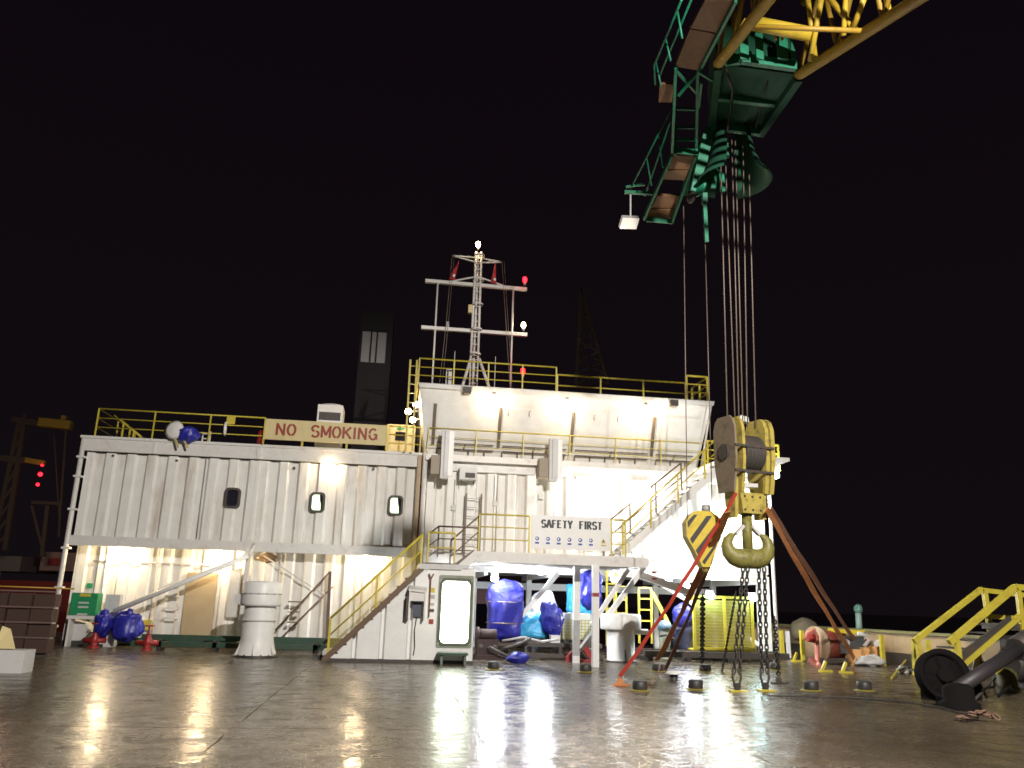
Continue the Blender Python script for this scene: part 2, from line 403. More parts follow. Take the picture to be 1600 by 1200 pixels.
for x, z in ((-8.9, 5.6), (-7.0, 5.55), (-3.4, 5.5), (-.9, 5.6)):
    MB().box(x-.03, x+.03, FY-.05, FY+.1, z, z+.06).build('wall_bolt', dark, H)
for x in (-6.1, -1.75): MB().tube([(x, FY-.03, 5.7), (x, FY-.03, 3.2)], .015, 6).build('wall_cable', lgrey, H)
# wall lamps of the house
bulkhead(-8.35, 26.8, 2.90, 'warm lamp under the floor band above the green cabinet', 130)
bulkhead(-5.45, 26.8, 2.90, 'warm lamp under the floor band above the long white pipe', 130)
bulkhead(-.95, 26.8, 2.90, 'warm lamp under the floor band beside the yellow stair', 95)
bulkhead(-2.3, FY-.12, 5.72, 'warm lamp under the roof edge below the red lettered board', 45, drop=.10)

# ---------------------------------------------------------------- bridge block (right)
B = thing('bridge_house', 'white bridge block with flared wheelhouse over an open lit bay', 'bridge house', (6, 26.5, 0))
BX0, BX1 = .85, 12.35
bw = corr(MB(), BX0, 10.9, 3.0, 5.68, FY, pitch=.66)
bw.box(10.9, BX1, FY, FY+.08, 2.6, 5.68).box(BX0, BX1, FY+.25, FY+.3, 2.95, 5.6).box(BX1-.06, BX1, FY+.08, 32.5, 2.6, 5.68).box(BX0, BX1, 32.5, 32.6, 2.6, 5.6)
bw.box(BX0, BX1, FY+.1, 32.5, 2.62, 2.70)
bw.build('main_wall', white, B)
MB().box(BX0, BX1, FY-.1, FY+.1, 2.72, 3.0).box(2.2, BX1, FY+.12, FY+.3, 2.5, 2.62).build('lower_band', whiteT, B)
gb = MB().box(BX0, BX1+.2, FY-.12, FY+.1, 5.68, 6.0).box(BX0-.1, BX1+.45, FY-.3, 32.6, 6.02, 6.10).box(BX0-.1, BX1+.45, FY-.36, FY-.3, 5.96, 6.16)
gb.build('gallery_deck', whiteT, B)
# wheelhouse front: leans outward to the top
def whp(x, z): return (x, 26.55-(z-6.1)*.33, z)
wh = MB()
bt, bb = 8.36, 6.1
XL0, XL1, XR0, XR1 = .75, .42, 9.98, 10.36
wh.add([whp(XL0, bb), whp(XR0, bb), whp(XR1, bt), whp(XL1, bt)], [(0, 1, 2, 3)])
wh.add([whp(XL0, bb), whp(XL1, bt), (XL1, 32, bt), (XL0, 32, bb)], [(0, 1, 2, 3)])
wh.add([whp(XR0, bb), (XR0, 32, bb), (XR1, 32, bt), whp(XR1, bt)], [(0, 1, 2, 3)])
wh.add([whp(XL1, bt), whp(XR1, bt), (XR1, 32, bt), (XL1, 32, bt)], [(0, 1, 2, 3)])
wh.add([(XL0, 32, bb), (XL1, 32, bt), (XR1, 32, bt), (XR0, 32, bb)], [(0, 1, 2, 3)])
wh.build('wheelhouse_wall', whiteC, B)
ny = Vector((0, -1, -.33)).normalized()
def onf(x, z, off): p = Vector(whp(x, z)); return p+ny*off
fa = MB()
fa.add([onf(XL1-.04, 8.42, .09), onf(XR1+.04, 8.42, .09), onf(XR1+.02, 8.28, .09), onf(XL1-.02, 8.28, .09),
        onf(XL1-.04, 8.42, -.1), onf(XR1+.04, 8.42, -.1), onf(XR1+.02, 8.28, -.1), onf(XL1-.02, 8.28, -.1)],
       [(3, 2, 1, 0), (0, 1, 5, 4), (3, 7, 6, 2), (0, 4, 7, 3), (1, 2, 6, 5)])
fa.build('roof_edge', whiteC, B)
mull = mat('brown_mullion', (.16, .12, .08), .5)
for i, x in enumerate((.96, 3.12, 5.57, 8.36)):
    MB().beam(onf(x, 7.80, .03), onf(x, 6.52, .03), .10, .06, side=(1, 0, 0)).build('mullion', mull, B)
for x0, x1 in ((1.05, 3.03), (3.2, 5.48), (5.66, 8.26), (8.47, 9.95)):
    a, b, c, d = onf(x0, 7.80, .03), onf(x1, 7.80, .03), onf(x1, 6.6, .03), onf(x0, 6.6, .03)
    MB().add([a, b, c, d, *[p-ny*.05 for p in (a, b, c, d)]], [(3, 2, 1, 0), (0, 1, 5, 4), (2, 3, 7, 6), (0, 4, 7, 3), (1, 2, 6, 5)]).build('window_shutter', whiteC, B)
gp = MB()   # grab rails and pipe frame under the shutters
for x0, x1 in ((1.1, 2.95), (3.25, 5.4), (5.7, 8.2), (8.5, 9.8)):
    gp.tube([onf(x0, 6.60, .12), onf(x1, 6.60, .12)], .02, 6).tube([onf(x0, 6.42, .12), onf(x1, 6.42, .12)], .025, 6)
    x = x0
    while x < x1:
        gp.tube([onf(x, 6.42, .12), onf(x, 6.1, .14)], .02, 6); x += .52
    gp.tube([onf((x0+x1)/2, 6.60, .12), onf((x0+x1)/2-.06, 6.42, .12)], .02, 6)
gp.build('window_rail', mat('brown_rail', (.13, .10, .08), .5), B)
MB().tube([(XR1-.05, 25.75, 8.3), (XR0+.12, 26.35, 6.2)], .035, 6).tube([(XR1-.2, 25.78, 8.3), (XR0-.02, 26.38, 6.2)], .02, 6).build('downpipe', lgrey, B)
# open bay: columns, back frame, ceiling beams
for x, yy in ((2.9, 30.5), (5.0, 31.), (7.4, 31.), (9.9, 31.), (12.2, 31.), (12.25, 26.6), (12.55, 27.6)):
    w_ = .16 if x == 12.25 else .09
    MB().box(x-w_, x+w_, yy-.09, yy+.09, 0, 2.65).build('column', whiteC, B)
MB().tube([(12.48, 26.3, 0), (12.48, 26.3, 5.6)], .06).build('downpipe', whiteT, B)
bm = MB()
for x in (2.9, 5.0, 7.4, 9.9, 12.2): bm.box(x-.06, x+.06, 26.7, 32.4, 2.4, 2.61)
bm.box(2.3, 12.3, 31.1, 31.25, 2.05, 2.3)
bm.build('ceiling_beam', whiteC, B)
MB().box(2.2, 2.3, 26.6, 32.4, 0, 2.6).build('bay_side_wall', whiteC, B)
MB().box(2.6, 3.9, 31.4, 31.5, 1.5, 2.3).build('bay_panel', mat('brown_panel', (.12, .05, .04), .6), B)

for x, z0_, z1_ in ((1.75, 3.0, 5.4), (3.05, 2.95, 5.6), (3.16, 2.95, 5.6), (5.05, 4.1, 5.6)):
    MB().tube([(x, FY-.05, z0_), (x, FY-.05, z1_)], .018, 6).build('conduit', lgrey, B)
for x, z in ((3.1, 4.6), (4.6, 4.9), (1.75, 4.4), (9.2, 3.4)): MB().box(x-.08, x+.08, FY-.09, FY, z, z+.16).build('junction_box', lgrey, B)
for x in (3.4, 4.1, 6.3, 7.1): 
    p_ = onf(x, 7.75, .06); MB().tube([p_, p_+Vector((-.05, -.04, -.1)), p_+Vector((-.02, 0, -.2))], .012, 6).build('hook_eye', dark, B)
# lamps on the bridge block
def floodhead(x, z, label, power, y=None):
    p = onf(x, z, .12)
    t = thing('wheelhouse_lamp', label, 'lamp', p, 'lamps along the wheelhouse front')
    MB().lathe(p, [(.09, 0), (.1, .05), (.05, .14)], 12).build('lamp_housing', lgrey, t)
    MB().lathe(p, [(.001, -.13), (.09, -.10), (.125, -.03), (.12, 0)], 14).build('lamp_glass', warmE, t)
    lamp('bulb', p+Vector((0, -.02, -.20)), power, WARM, .06, parent=t)
floodhead(2.86, 8.16, 'warm lamp on the wheelhouse front, nearest the mast', 62)
floodhead(5.30, 8.14, 'warm lamp in the middle of the wheelhouse front', 72)
floodhead(8.00, 8.12, 'warm lamp near the right end of the wheelhouse front', 95)
def searchl(x, label):
    p = onf(x, 8.32, .16)
    t = thing('deck_floodlight', label, 'floodlight', p, 'unlit floodlights on the wheelhouse edge')
    MB().box(p.x-.13, p.x+.13, p.y-.1, p.y+.06, p.z-.14, p.z+.06).build('lamp_housing', dark, t)
    MB().tube([p+Vector((-.16, .05, .12)), p+Vector((-.16, -.03, -.08)), p+Vector((.16, -.03, -.08)), p+Vector((.16, .05, .12))], .02, 6).build('bracket', lgrey, t)
searchl(1.95, 'small dark unlit floodlight at left of the wheelhouse edge')
searchl(8.95, 'small dark unlit floodlight at right end of the wheelhouse edge')
def strong(x, z, power, label, y=FY-.22, col=MID, m=None):
    t = thing('wall_lamp', label, 'lamp', (x, y, z), 'bright lamps on the bridge block wall')
    MB().box(x-.2, x+.2, y, y+.2, z, z+.09).build('lamp_housing', lgrey, t)
    MB().box(x-.17, x+.17, y+.02, y+.18, z-.03, z).build('lamp_glass', m or warmE, t)
    lamp('bulb', (x, y-.02, z-.12), power, col, .1, parent=t)
strong(5.95, 5.58, 230, 'very bright wall lamp below the gallery, above the safety sign')
strong(7.95, 5.55, 330, 'very bright wall lamp below the gallery, above the upper stair')
strong(11.1, 4.9, 420, 'glaring lamp on the wall behind the hook block', col=(1, .96, .88))
# side lamps at the left end of the wheelhouse
for i, (px, py, lb) in enumerate(((638, 643, 'warm globe lamp outermost of the cluster left of the wheelhouse'), (650, 632, 'warm globe lamp topmost in the cluster left of the wheelhouse'), (645, 656, 'warm globe lamp lowest in the cluster left of the wheelhouse'))):
    p = at(px, py, 26.6+.5*i)
    t = thing('globe_lamp', lb, 'lamp', p, 'lamp cluster at the wheelhouse side')
    MB().lathe(p, [(.001, -.11), (.08, -.08), (.11, 0), (.08, .08), (.001, .11)], 12).build('lamp_glass', warmE, t)
    MB().beam(p, (XL1+.1, p.y, p.z+.05), .04).build('bracket', lgrey, t)
    lamp('bulb', p+Vector((-.15, -.1, 0)), 26, WARM, .08, parent=t)
# right end flood
p = at(1212, 738, 26.0)
t = thing('flood_lamp', 'bright white floodlight on the right end of the gallery', 'floodlight', p)
MB().box(p.x-.12, p.x+.12, p.y, p.y+.2, p.z-.18, p.z+.18).build('lamp_glass', whiteE, t)
MB().box(p.x-.14, p.x+.14, p.y+.2, p.y+.3, p.z-.2, p.z+.2).build('lamp_housing', lgrey, t)
lamp('bulb', p+Vector((0, -.25, 0)), 160, COOL, .12, parent=t)

# ---------------------------------------------------------------- railings
def railing(label, pts, h, m, rails=(1, .66, .33), spacing=1.3, r=.022, group='yellow safety railings', name='railing', mesh=None):
    t = thing(name, label, 'railing', pts[0], group)
    for k in rails:
        MB().tube([Vector(p)+Vector((0, 0, h*k)) for p in pts], r*(1.15 if k == 1 else .8), 6).build('rail', m, t)
    first = True
    for a, b in zip(pts[:-1], pts[1:]):
        a = Vector(a); b = Vector(b); n = max(1, round((b-a).length/spacing))
        for i in range(0 if first else 1, n+1):
            q = a.lerp(b, i/n); MB().beam(q, q+Vector((0, 0, h)), r*1.8).build('post', m, t)
        first = False
    if mesh:
        for a, b in zip(pts[:-1], pts[1:]):
            a = Vector(a); b = Vector(b)
            MB().add([a, b, b+Vector((0, 0, h)), a+Vector((0, 0, h))], [(0, 1, 2, 3)]).build('mesh_infill', mesh, t)
    return t
RZ = 6.2
railing('yellow roof railing at the left end of the white deck house', [(-9.5, 32, RZ), (-9.5, 26.4, RZ), (-4.42, 26.4, RZ)], .88, yellow, spacing=1.62)
t = thing('roof_ladder_rail', 'sloping yellow stair rails behind the left roof railing', 'stair rail', (-9.4, 27, RZ))
for dy in (0, .7):
    MB().tube([(-9.3, 27.2+dy, 7.05), (-8.2, 27.2+dy, 6.25)], .025, 6).build('rail', yellow, t)
    for k in (.3, .62, .95): MB().beam((-9.3+1.1*k, 27.2+dy, 6.2), (-9.3+1.1*k, 27.2+dy, 7.05-.8*k), .05).build('post', yellow, t)
railing('short yellow roof railing right of the red lettered board', [(-.5, 26.4, RZ), (.55, 26.4, RZ)], .85, yellow, spacing=.85)
railing('yellow gallery railing in front of the wheelhouse shutters', [(.80, 26.17, 6.16), (10.2, 26.17, 6.16)], .86, yellow, spacing=1.5, r=.016)
railing('yellow gallery railing right of the hook block', [(10.2, 25.95, 6.16), (12.72, 25.95, 6.16), (12.72, 30, 6.16)], .9, yellow, spacing=1.1, r=.03)
tz = 8.42
railing('tall yellow railing on the wheelhouse roof around the mast', [(.36, 30, tz), (.36, 25.9, tz), (4.95, 25.9, tz)], .86, yellow, rails=(1, .66, .33), spacing=1.15, r=.024)
railing('low yellow railing along the right of the wheelhouse roof', [(4.98, 25.88, tz), (9.45, 25.88, tz)], .6, yellow, rails=(1, .38), spacing=1.35, r=.028)
railing('boxed yellow railing at the right corner of the wheelhouse roof', [(9.48, 25.85, tz), (10.22, 25.85, tz), (10.25, 27.4, tz)], .86, yellow, spacing=.76, r=.034)
t = thing('side_ladder', 'yellow vertical ladder posts at the left end of the wheelhouse', 'ladder', (.1, 26.2, RZ))
for x in (.08, .30): MB().beam((x, 26.05, RZ), (x-.02, 26.05, 9.25), .06).build('post', yellow, t)
for k in range(5): MB().beam((.08, 26.05, 7.8+k*.31), (.30, 26.05, 7.8+k*.31), .02).build('rung', yellow, t)

# ---------------------------------------------------------------- cabin behind short railing
c = thing('stair_cabin', 'small cream cabin with a dark window at left of the wheelhouse', 'cabin', (-.05, 27.2, RZ))
MB().box(-.55, .38, 27.2, 28.6, RZ, 7.28).build('wall', cream, c)
d_ = MB().box(-.45, .22, 27.16, 27.2, RZ+.05, 7.2).build('door', cream, c)
MB().box(-.28, .05, 27.14, 27.16, 6.72, 7.02).build('pane', glassD, d_)
MB().box(-.24, .02, 27.14, 27.16, 7.10, 7.17).build('name_plate', green, c)

# ---------------------------------------------------------------- lettering
def stroke(letter):
    """polylines on a unit cell 0..1 x 0..1.5"""
    def arc(cx, cy, rx, ry, a0, a1, n=8): return [(cx+rx*math.cos(rad(a0+(a1-a0)*i/n)), cy+ry*math.sin(rad(a0+(a1-a0)*i/n))) for i in range(n+1)]
    D = {
     'N': [[(0.05, 0), (0.05, 1.5)], [(0.05, 1.5), (.9, 0)], [(.9, 0), (.9, 1.5)]],
     'O': [arc(.5, .75, .45, .72, 100, 260), arc(.5, .75, .45, .72, -80, 80)],
     'S': [arc(.5, 1.1, .42, .38, 30, 250), arc(.5, .38, .42, .40, 70, -150)],
     'M': [[(0, 0), (0, 1.5)], [(0, 1.5), (.5, .3)], [(.5, .3), (1., 1.5)], [(1., 1.5), (1., 0)]],
     'K': [[(.05, 0), (.05, 1.5)], [(.15, .7), (.9, 1.5)], [(.35, .85), (.95, 0)]],
     'I': [[(.12, 0), (.12, 1.5)]],
     'G': [arc(.5, .75, .45, .72, 50, 170), arc(.5, .75, .45, .72, 190, 330), [(.92, .1), (.92, .72)], [(.92, .72), (.6, .72)]],
     'A': [[(0, 0), (.42, 1.5)], [(.54, 1.5), (1., 0)], [(.3, .5), (.7, .5)]],
     'F': [[(.1, 0), (.1, 1.5)], [(.25, 1.45), (.85, 1.45)], [(.25, .8), (.7, .8)]],
     'E': [[(.1, 0), (.1, 1.5)], [(.25, 1.45), (.85, 1.45)], [(.25, .8), (.7, .8)], [(.25, .05), (.85, .05)]],
     'T': [[(.5, 0), (.5, 1.35)], [(0.05, 1.45), (.4, 1.45)], [(.6, 1.45), (.95, 1.45)]],
     'Y': [[(.5, 0), (.5, .65)], [(.45, .75), (.05, 1.5)], [(.55, .75), (.95, 1.5)]],
     'R': [[(.1, 0), (.1, 1.5)], arc(.35, 1.12, .45, .36, 90, -90, 7), [(.45, .7), (.9, 0)]],
    }
    return D[letter]
def text(parent, s, x0, x1, zc, h, y, wv, wh_, mat_, name='lettering'):
    mb = MB(); adv = [(.60 if ch == 'I' else 1.3 if ch != ' ' else 1.6) for ch in s]
    k = (x1-x0)/sum(adv); x = x0; sz = h/1.5; e = 0
    for ch, a in zip(s, adv):
        if ch != ' ':
            for pl in stroke(ch):
                for (ax, az), (bx, bz) in zip(pl[:-1], pl[1:]):
                    p = Vector((x+ax*k, y, zc-h/2+az*sz)); q = Vector((x+bx*k, y, zc-h/2+bz*sz))
                    dd = (q-p); vert = abs(dd.z)/(dd.length+1e-9); w = wh_+(wv-wh_)*vert
                    e += 1
                    n = dd.normalized(); s_ = Vector((n.z, 0, -n.x))*w/2; off = Vector((0, -.0006*(e % 5), 0)); ex = n*w*.18
                    mb.add([p-s_-ex+off, q-s_+ex+off, q+s_+ex+off, p+s_-ex+off], [(0, 1, 2, 3)])
        x += a*k
    return mb.build(name, mat_, parent)
sg = thing('no_smoking_board', 'long cream board with red NO SMOKING lettering on the roof edge', 'sign', (-2.47, 26.2, 6.2))
MB().box(-4.38, -.57, 26.2, 26.25, 6.36, 7.02).build('board', cream, sg)
text(sg, 'NO SMOKING', -4.02, -.78, 6.70, .36, 26.195, .075, .06, redl)
for x in (-3.2, -1.8): MB().box(x-.03, x+.03, 26.26, 26.32, 6.2, 6.9).build('post', yellow, sg)
for x in (-4.4, -.55): MB().box(x-.018, x+.018, 26.19, 26.27, 6.2, 7.05).build('frame', yellow, sg)
ss = thing('safety_sign', 'white SAFETY FIRST sign with blue pictograms on the platform railing', 'sign', (4.75, 22.2, 3))
MB().box(3.62, 5.84, 22.2, 22.24, 3.02, 3.93).build('board', whiteC, ss)
text(ss, 'SAFETY FIRST', 3.90, 5.62, 3.70, .20, 22.195, .058, .028, blackl)
for i in range(6):
    x = 3.78+i*.30
    ic = MB().lathe((x, 22.197, 3.29), [(.001, 0), (.055, 0)], 14, axis=(0, -1, 0)); ic.build('pictogram', bluel, ss)
    MB().lathe((x-.01, 22.194, 3.295), [(.001, 0), (.026, 0)], 10, axis=(0, -1, 0)).build('pictogram', whiteC, ss)
    MB().box(x-.055, x+.055, 22.195, 22.2, 3.15, 3.20).build('caption', bluel, ss)
MB().add([(5.56, 22.195, 3.23), (5.70, 22.195, 3.23), (5.63, 22.195, 3.36)], [(0, 1, 2)]).build('warning_triangle', yellow, ss)
MB().box(5.61, 5.65, 22.188, 22.192, 3.26, 3.31).build('warning_triangle', blackl, ss)
MB().box(5.56, 5.70, 22.195, 22.2, 3.15, 3.19).build('caption', yellow, ss)

# ---------------------------------------------------------------- stair house and platform
M = thing('stair_house', 'white corrugated stair house with a brightly lit rounded doorway', 'stair house', (.3, 22.3, 0))
MX0, MX1, MY, MZ = -1.75, 2.14, 22.3, 2.42
sxa, sxb = -1.55, .72
mw = MB(); pts = []
x = sxa; k = 0; cy = 0; seq = [(.55, 0), (.04, .12), (.06, .12), (.05, 0)]
prof = [(sxa, 0)]
while x < 1.05:
    w, ny_ = seq[k % 4]; k += 1; x = min(x+w, 1.05); prof.append((x, ny_))
def topz(x): return .12+(min(x, sxb)-sxa)/(sxb-sxa)*(MZ-.12)
for (ax, ay), (bx, by) in zip(prof[:-1], prof[1:]):
    mw.add([(ax, MY+ay, .08), (bx, MY+by, .08), (bx, MY+by, topz(bx)), (ax, MY+ay, topz(ax))], [(0, 1, 2, 3)])
dx0, dx1, dz0, dz1 = 1.24, 2.04, .50, 2.10
mw.box(1.05, dx0-.02, MY, MY+.05, .08, MZ).box(dx1+.02, MX1, MY, MY+.05, .08, MZ).box(dx0-.02, dx1+.02, MY, MY+.05, dz1+.02, MZ).box(dx0-.02, dx1+.02, MY, MY+.05, .08, dz0-.02)
mw.box(MX1-.05, MX1, MY+.05, MY+2.2, .08, MZ).box(sxb, MX1, MY+2.2, MY+2.25, .08, MZ)
mw.add([(sxa, MY+2.2, .08), (sxb, MY+2.2, .08), (sxb, MY+2.2, MZ)], [(0, 2, 1)])
mw.build('wall', whiteC, M)
MB().box(sxa-.1, MX1+.02, MY-.03, MY+2.25, 0, .08).build('base', dark, M)
MB().box(.62, 1.95, MY-.04, MY+2.25, MZ, MZ+.10).box(.62, 1.75, MY-.06, MY-.04, MZ-.04, MZ+.1).build('landing', lgrey, M)
st = MB().beam((sxa-.12, MY-.03, .02), (sxb+.05, MY-.03, MZ+.04), .05, .14, side=(0, 1, 0)).beam((sxa-.12, MY+1.0, .02), (sxb+.05, MY+1.0, MZ+.04), .05, .14, side=(0, 1, 0))
st.build('stringer', mat('brown_stringer', (.13, .08, .045), .5, dirt=RUST, dscale=4, dstr=.4), M)
tr = MB()
for i in range(11):
    f = (i+.5)/11; tr.box(sxa+(sxb-sxa)*f-.13, sxa+(sxb-sxa)*f+.13, MY, MY+.97, .08+(MZ-.08)*f, .12+(MZ-.08)*f)
tr.build('stair_tread', dark, M)
fr_ = ring(MB(), MY-.06, MY+.06, rrect((dx0+dx1)/2, (dz0+dz1)/2, .86, 1.70, .12), rrect((dx0+dx1)/2, (dz0+dz1)/2, .74, 1.58, .12)).build('door_frame', mat('door_seal', (.08, .10, .06), .5), M)
MB().prism([(a, MY+.10, b) for a, b in rrect((dx0+dx1)/2, (dz0+dz1)/2, .80, 1.64, .12)], (0, .02, 0)).build('lit_doorway', doorlit, M)
lamp('doorway_light', ((dx0+dx1)/2, MY-.15, 1.3), 16, (.90, 1, .80), .35, parent=M)
d2 = MB(); ring(d2, MY-.03, MY-.002, rrect((dx0+dx1)/2, (dz0+dz1)/2+.02, .93, 1.84, .05), rrect((dx0+dx1)/2, (dz0+dz1)/2, .88, 1.72, .12)); d2.build('door_surround', mat('green_grey_steel', (.26, .28, .22), .5, dirt=(.1, .1, .07), dscale=4, dstr=.6), M)
t = thing('door_step', 'small dark green step bench below the lit doorway', 'step', (1.6, 21.9, 0))
MB().box(1.22, 1.98, 21.75, 22.2, .24, .30).build('tread', dgreen, t)
for x in (1.28, 1.88): MB().prism([(x, 21.75, 0), (x, 22.15, 0), (x, 22.08, .24), (x, 21.82, .24)], (.06, 0, 0)).build('leg', dgreen, t)
# phone box with arched opening
t = thing('phone_hood', 'white acoustic phone hood beside the lit doorway', 'phone hood', (.62, 22.1, 1.1))
ph = MB().box(.40, .44, 21.95, 22.28, 1.12, 1.80).box(.80, .84, 21.95, 22.28, 1.12, 1.72).prism([(.38, 21.93, 1.80), (.86, 21.93, 1.76), (.86, 22.28, 1.86), (.38, 22.28, 1.90)], (0, 0, .05))
ph.box(.44, .80, 21.98, 22.02, 1.55, 1.8)
ph.build('hood', whiteT, t)
MB().box(.52, .74, 22.2, 22.27, 1.15, 1.52).build('telephone', mat('slate_box', (.06, .07, .10), .4), t)
MB().box(.34, .40, 22.0, 22.25, 1.12, 1.68).build('side_plate', dark, t)
MB().tube([(.64, 22.24, 1.15), (.60, 22.25, .8), (.63, 22.25, .4), (.61, 22.25, .2)], .012, 6).build('cable', dark, t)
t = thing('fire_cabinet_labels', 'column of small warning labels left of the lit doorway', 'labels', (1.0, 22.27, 1))
for z, hh, mm in ((1.78, .12, yellow), (1.62, .10, grey), (1.45, .06, grey), (1.28, .08, dark), (.98, .12, redl)): MB().box(.96, 1.08, 22.285, 22.297, z, z+hh).build('label', mm, t)
t = thing('pipe_stand', 'thin brown standpipe at the top of the stair house wall', 'pipe', (.95, 22.2, 1.2))
MB().tube([(.95, 22.22, 1.15), (.95, 22.22, 2.12), (.90, 22.22, 2.26)], .022, 6).tube([(.95, 22.22, 2.12), (1.02, 22.22, 2.26)], .022, 6).build('pipe', mat('brown_pipe', (.2, .08, .06), .5), t)
railing('yellow mesh handrail on the lower stair of the stair house', [(sxa-.02, MY-.02, .2), (sxb-.05, MY-.02, MZ)], .86, yellow, rails=(1, .5), spacing=1.7, r=.03, mesh=mat('olive_mesh', (.42, .34, .05), .6, alpha=.38))
railing('yellow railing on the landing of the stair house', [(.84, MY, 2.55), (1.55, MY, 2.55)], .80, yellow, rails=(1, .5), spacing=.75, r=.026)
brownr = mat('brown_handrail', (.14, .09, .07), .5)
railing('brown rear railing of the stair house landing', [(.9, 24.4, 2.55), (1.2, 24.4, 2.8), (2.4, 24.4, 2.8)], .9, brownr, rails=(1, .6, .25), spacing=.9, r=.024, group='brown railings')
railing('brown sloping handrail of the short steps up to the platform', [(1.45, 22.5, 2.3), (2.2, 22.5, 3.0)], .86, brownr, rails=(1, .5), spacing=.6, r=.022, group='brown railings')
t = thing('short_steps', 'short white steps from the stair landing up to the platform', 'steps', (1.9, 23, 2.4))
MB().beam((1.55, 22.36, 2.42), (2.12, 22.36, 2.88), .05, .14, side=(0, 1, 0)).beam((1.55, 23.5, 2.42), (2.12, 23.5, 2.88), .05, .14, side=(0, 1, 0)).build('stringer', brownr, t)
for i in range(3): MB().box(1.62+.17*i, 1.82+.17*i, 22.39, 23.47, 2.56+.13*i, 2.59+.13*i).build('tread', grey, t)

P = thing('platform', 'white raised steel platform in front of the bridge block', 'platform', (4.5, 24, 0))
MB().box(2.14, 6.95, 22.3, 22.38, 2.62, 2.90).box(2.14, 6.95, 22.38, 26.3, 2.82, 2.87).box(6.87, 6.95, 22.38, 26.3, 2.62, 2.81).box(2.14, 2.22, 22.38, 26.3, 2.62, 2.81).build('deck_frame', whiteT, P)
MB().beam((2.2, 22.34, 2.86), (1.75, 22.34, 2.45), .07, .22, side=(0, 1, 0)).build('end_bracket', whiteT, P)
jb = MB()
for y in (23.2, 24.1, 25.0, 25.8): jb.box(2.22, 6.87, y, y+.06, 2.66, 2.81)
jb.build('joist', mat('grey_joist', (.45, .43, .42), .5), P)
c1, c2 = gz(900, 1036), gz(930, 1042)
for q in (c1, c2):
    cc = MB().box(q.x-.085, q.x+.085, q.y-.085, q.y+.085, 0, 2.62).build('column', whiteC, P)
MB().box(c2.x-.09, c2.x+.09, c2.y-.09, c2.y+.09, 1.8, 1.9).build('red_band', redl, P)
MB().box(c1.x-.09, c1.x+.09, c1.y-.09, c1.y+.09, .2, 1.15).build('grey_guard', grey, P)
MB().beam((c1.x+.1, c1.y, .35), (c2.x, c2.y, .95), .10).build('brace', whiteC, P)
MB().beam((6.7, 23.5, 2.6), (5.6, 23.5, 1.0), .12).build('brace', whiteC, P)
MB().beam((3.8, 24.8, 1.2), (4.9, 24.8, 2.5), .14).build('brace', whiteC, P)
railing('yellow platform railing left of the safety sign', [(2.2, 22.34, 2.9), (3.58, 22.34, 2.9)], 1.0, yellow, spacing=1.4)
railing('yellow platform railing right of the safety sign', [(5.9, 22.34, 2.9), (6.3, 22.34, 2.9)], 1.0, yellow, spacing=.4)
railing('pale rear handrail on the platform against the wall', [(5.9, 25.6, 2.9), (10.5, 25.6, 2.9)], .95, whiteT, spacing=1.6, r=.018, group='pale railings')

U = thing('upper_stair', 'white steel stair climbing from the platform to the gallery', 'stair', (6, 23.5, 2.9))
ua, ub = Vector((6.2, 23.0, 2.85)), Vector((9.75, 23.0, 5.95))
for dy in (0, .95):
    MB().beam(ua+Vector((0, dy, 0)), ub+Vector((0, dy, 0)), .05, .22, side=(0, 1, 0)).build('stringer', whiteC, U)
for i in range(14):
    q = ua.lerp(ub, (i+.6)/14.2); MB().box(q.x-.14, q.x+.14, q.y+.03, q.y+.92, q.z, q.z+.04).build('tread', whiteT, U)
MB().box(9.7, 11.6, 22.95, 26.0, 5.95, 6.05).build('top_landing', whiteT, U)
railing('yellow front handrail of the upper stair', [ua+Vector((.2, -.03, .15)), ub+Vector((0, -.03, .1))], .85, yellow, rails=(1, .55), spacing=1.25, r=.026)
railing('brown rear handrail of the upper stair', [ua+Vector((-.1, 1.0, .15)), ub+Vector((-1.2, 1.0, -.95))], .9, brownr, rails=(1, .5), spacing=1.2, r=.024, group='brown railings')

# caged ladder on the wall and brackets
t = thing('wall_ladder', 'brown rung ladder fixed to the corrugated wall above the platform', 'ladder', (2.2, 26.35, 3))
for x in (2.13, 2.62): MB().beam((x, 26.3, 2.9), (x, 26.3, 4.95), .06, .05).build('stile', brownr, t)
for k in range(7): MB().tube([(2.13, 26.3, 3.05+k*.29), (2.62, 26.3, 3.05+k*.29)], .015, 6).build('rung', lgrey, t)
def panelbox(px, py0, py1, w, label):
    a = at(px, py0, 25.7); b = at(px, py1, 25.7)
    t = thing('antenna_box', label, 'antenna', (a.x, 25.8, b.z), 'tall boxes in front of the gallery')
    MB().box(a.x-w/2, a.x+w/2, 25.6, 25.86, b.z, a.z).build('casing', lgrey, t)
    MB().box(a.x+w/2+.002, a.x+w/2+.16, 25.72, 25.84, b.z+.1, a.z-.02).build('back_plate', whiteC, t)
    MB().box(a.x-w/2+.08, a.x-w/2+.11, 25.59, 25.6, b.z+.05, a.z-.05).build('seam', grey, t)
    MB().box(a.x-w/2-.3, a.x-w/2, 25.75, 26.4, b.z+.15, b.z+.75).build('mounting_box', mat('olive_box', (.30, .25, .18), .5), t)
panelbox(697, 672, 748, .24, 'tall pale box on the gallery rail near the corner pipe')
panelbox(865, 686, 752, .28, 'tall pale box on the gallery rail left of the bright wall lamps')
t = thing('air_conditioner', 'small white air conditioner hung below the gallery between the tall boxes', 'air conditioner', (2.15, 26.2, 5.3))
q = at(731, 741, 26.2)
MB().box(q.x-.28, q.x+.28, 26.0, 26.42, q.z-.2, q.z+.2).build('casing', lgrey, t)
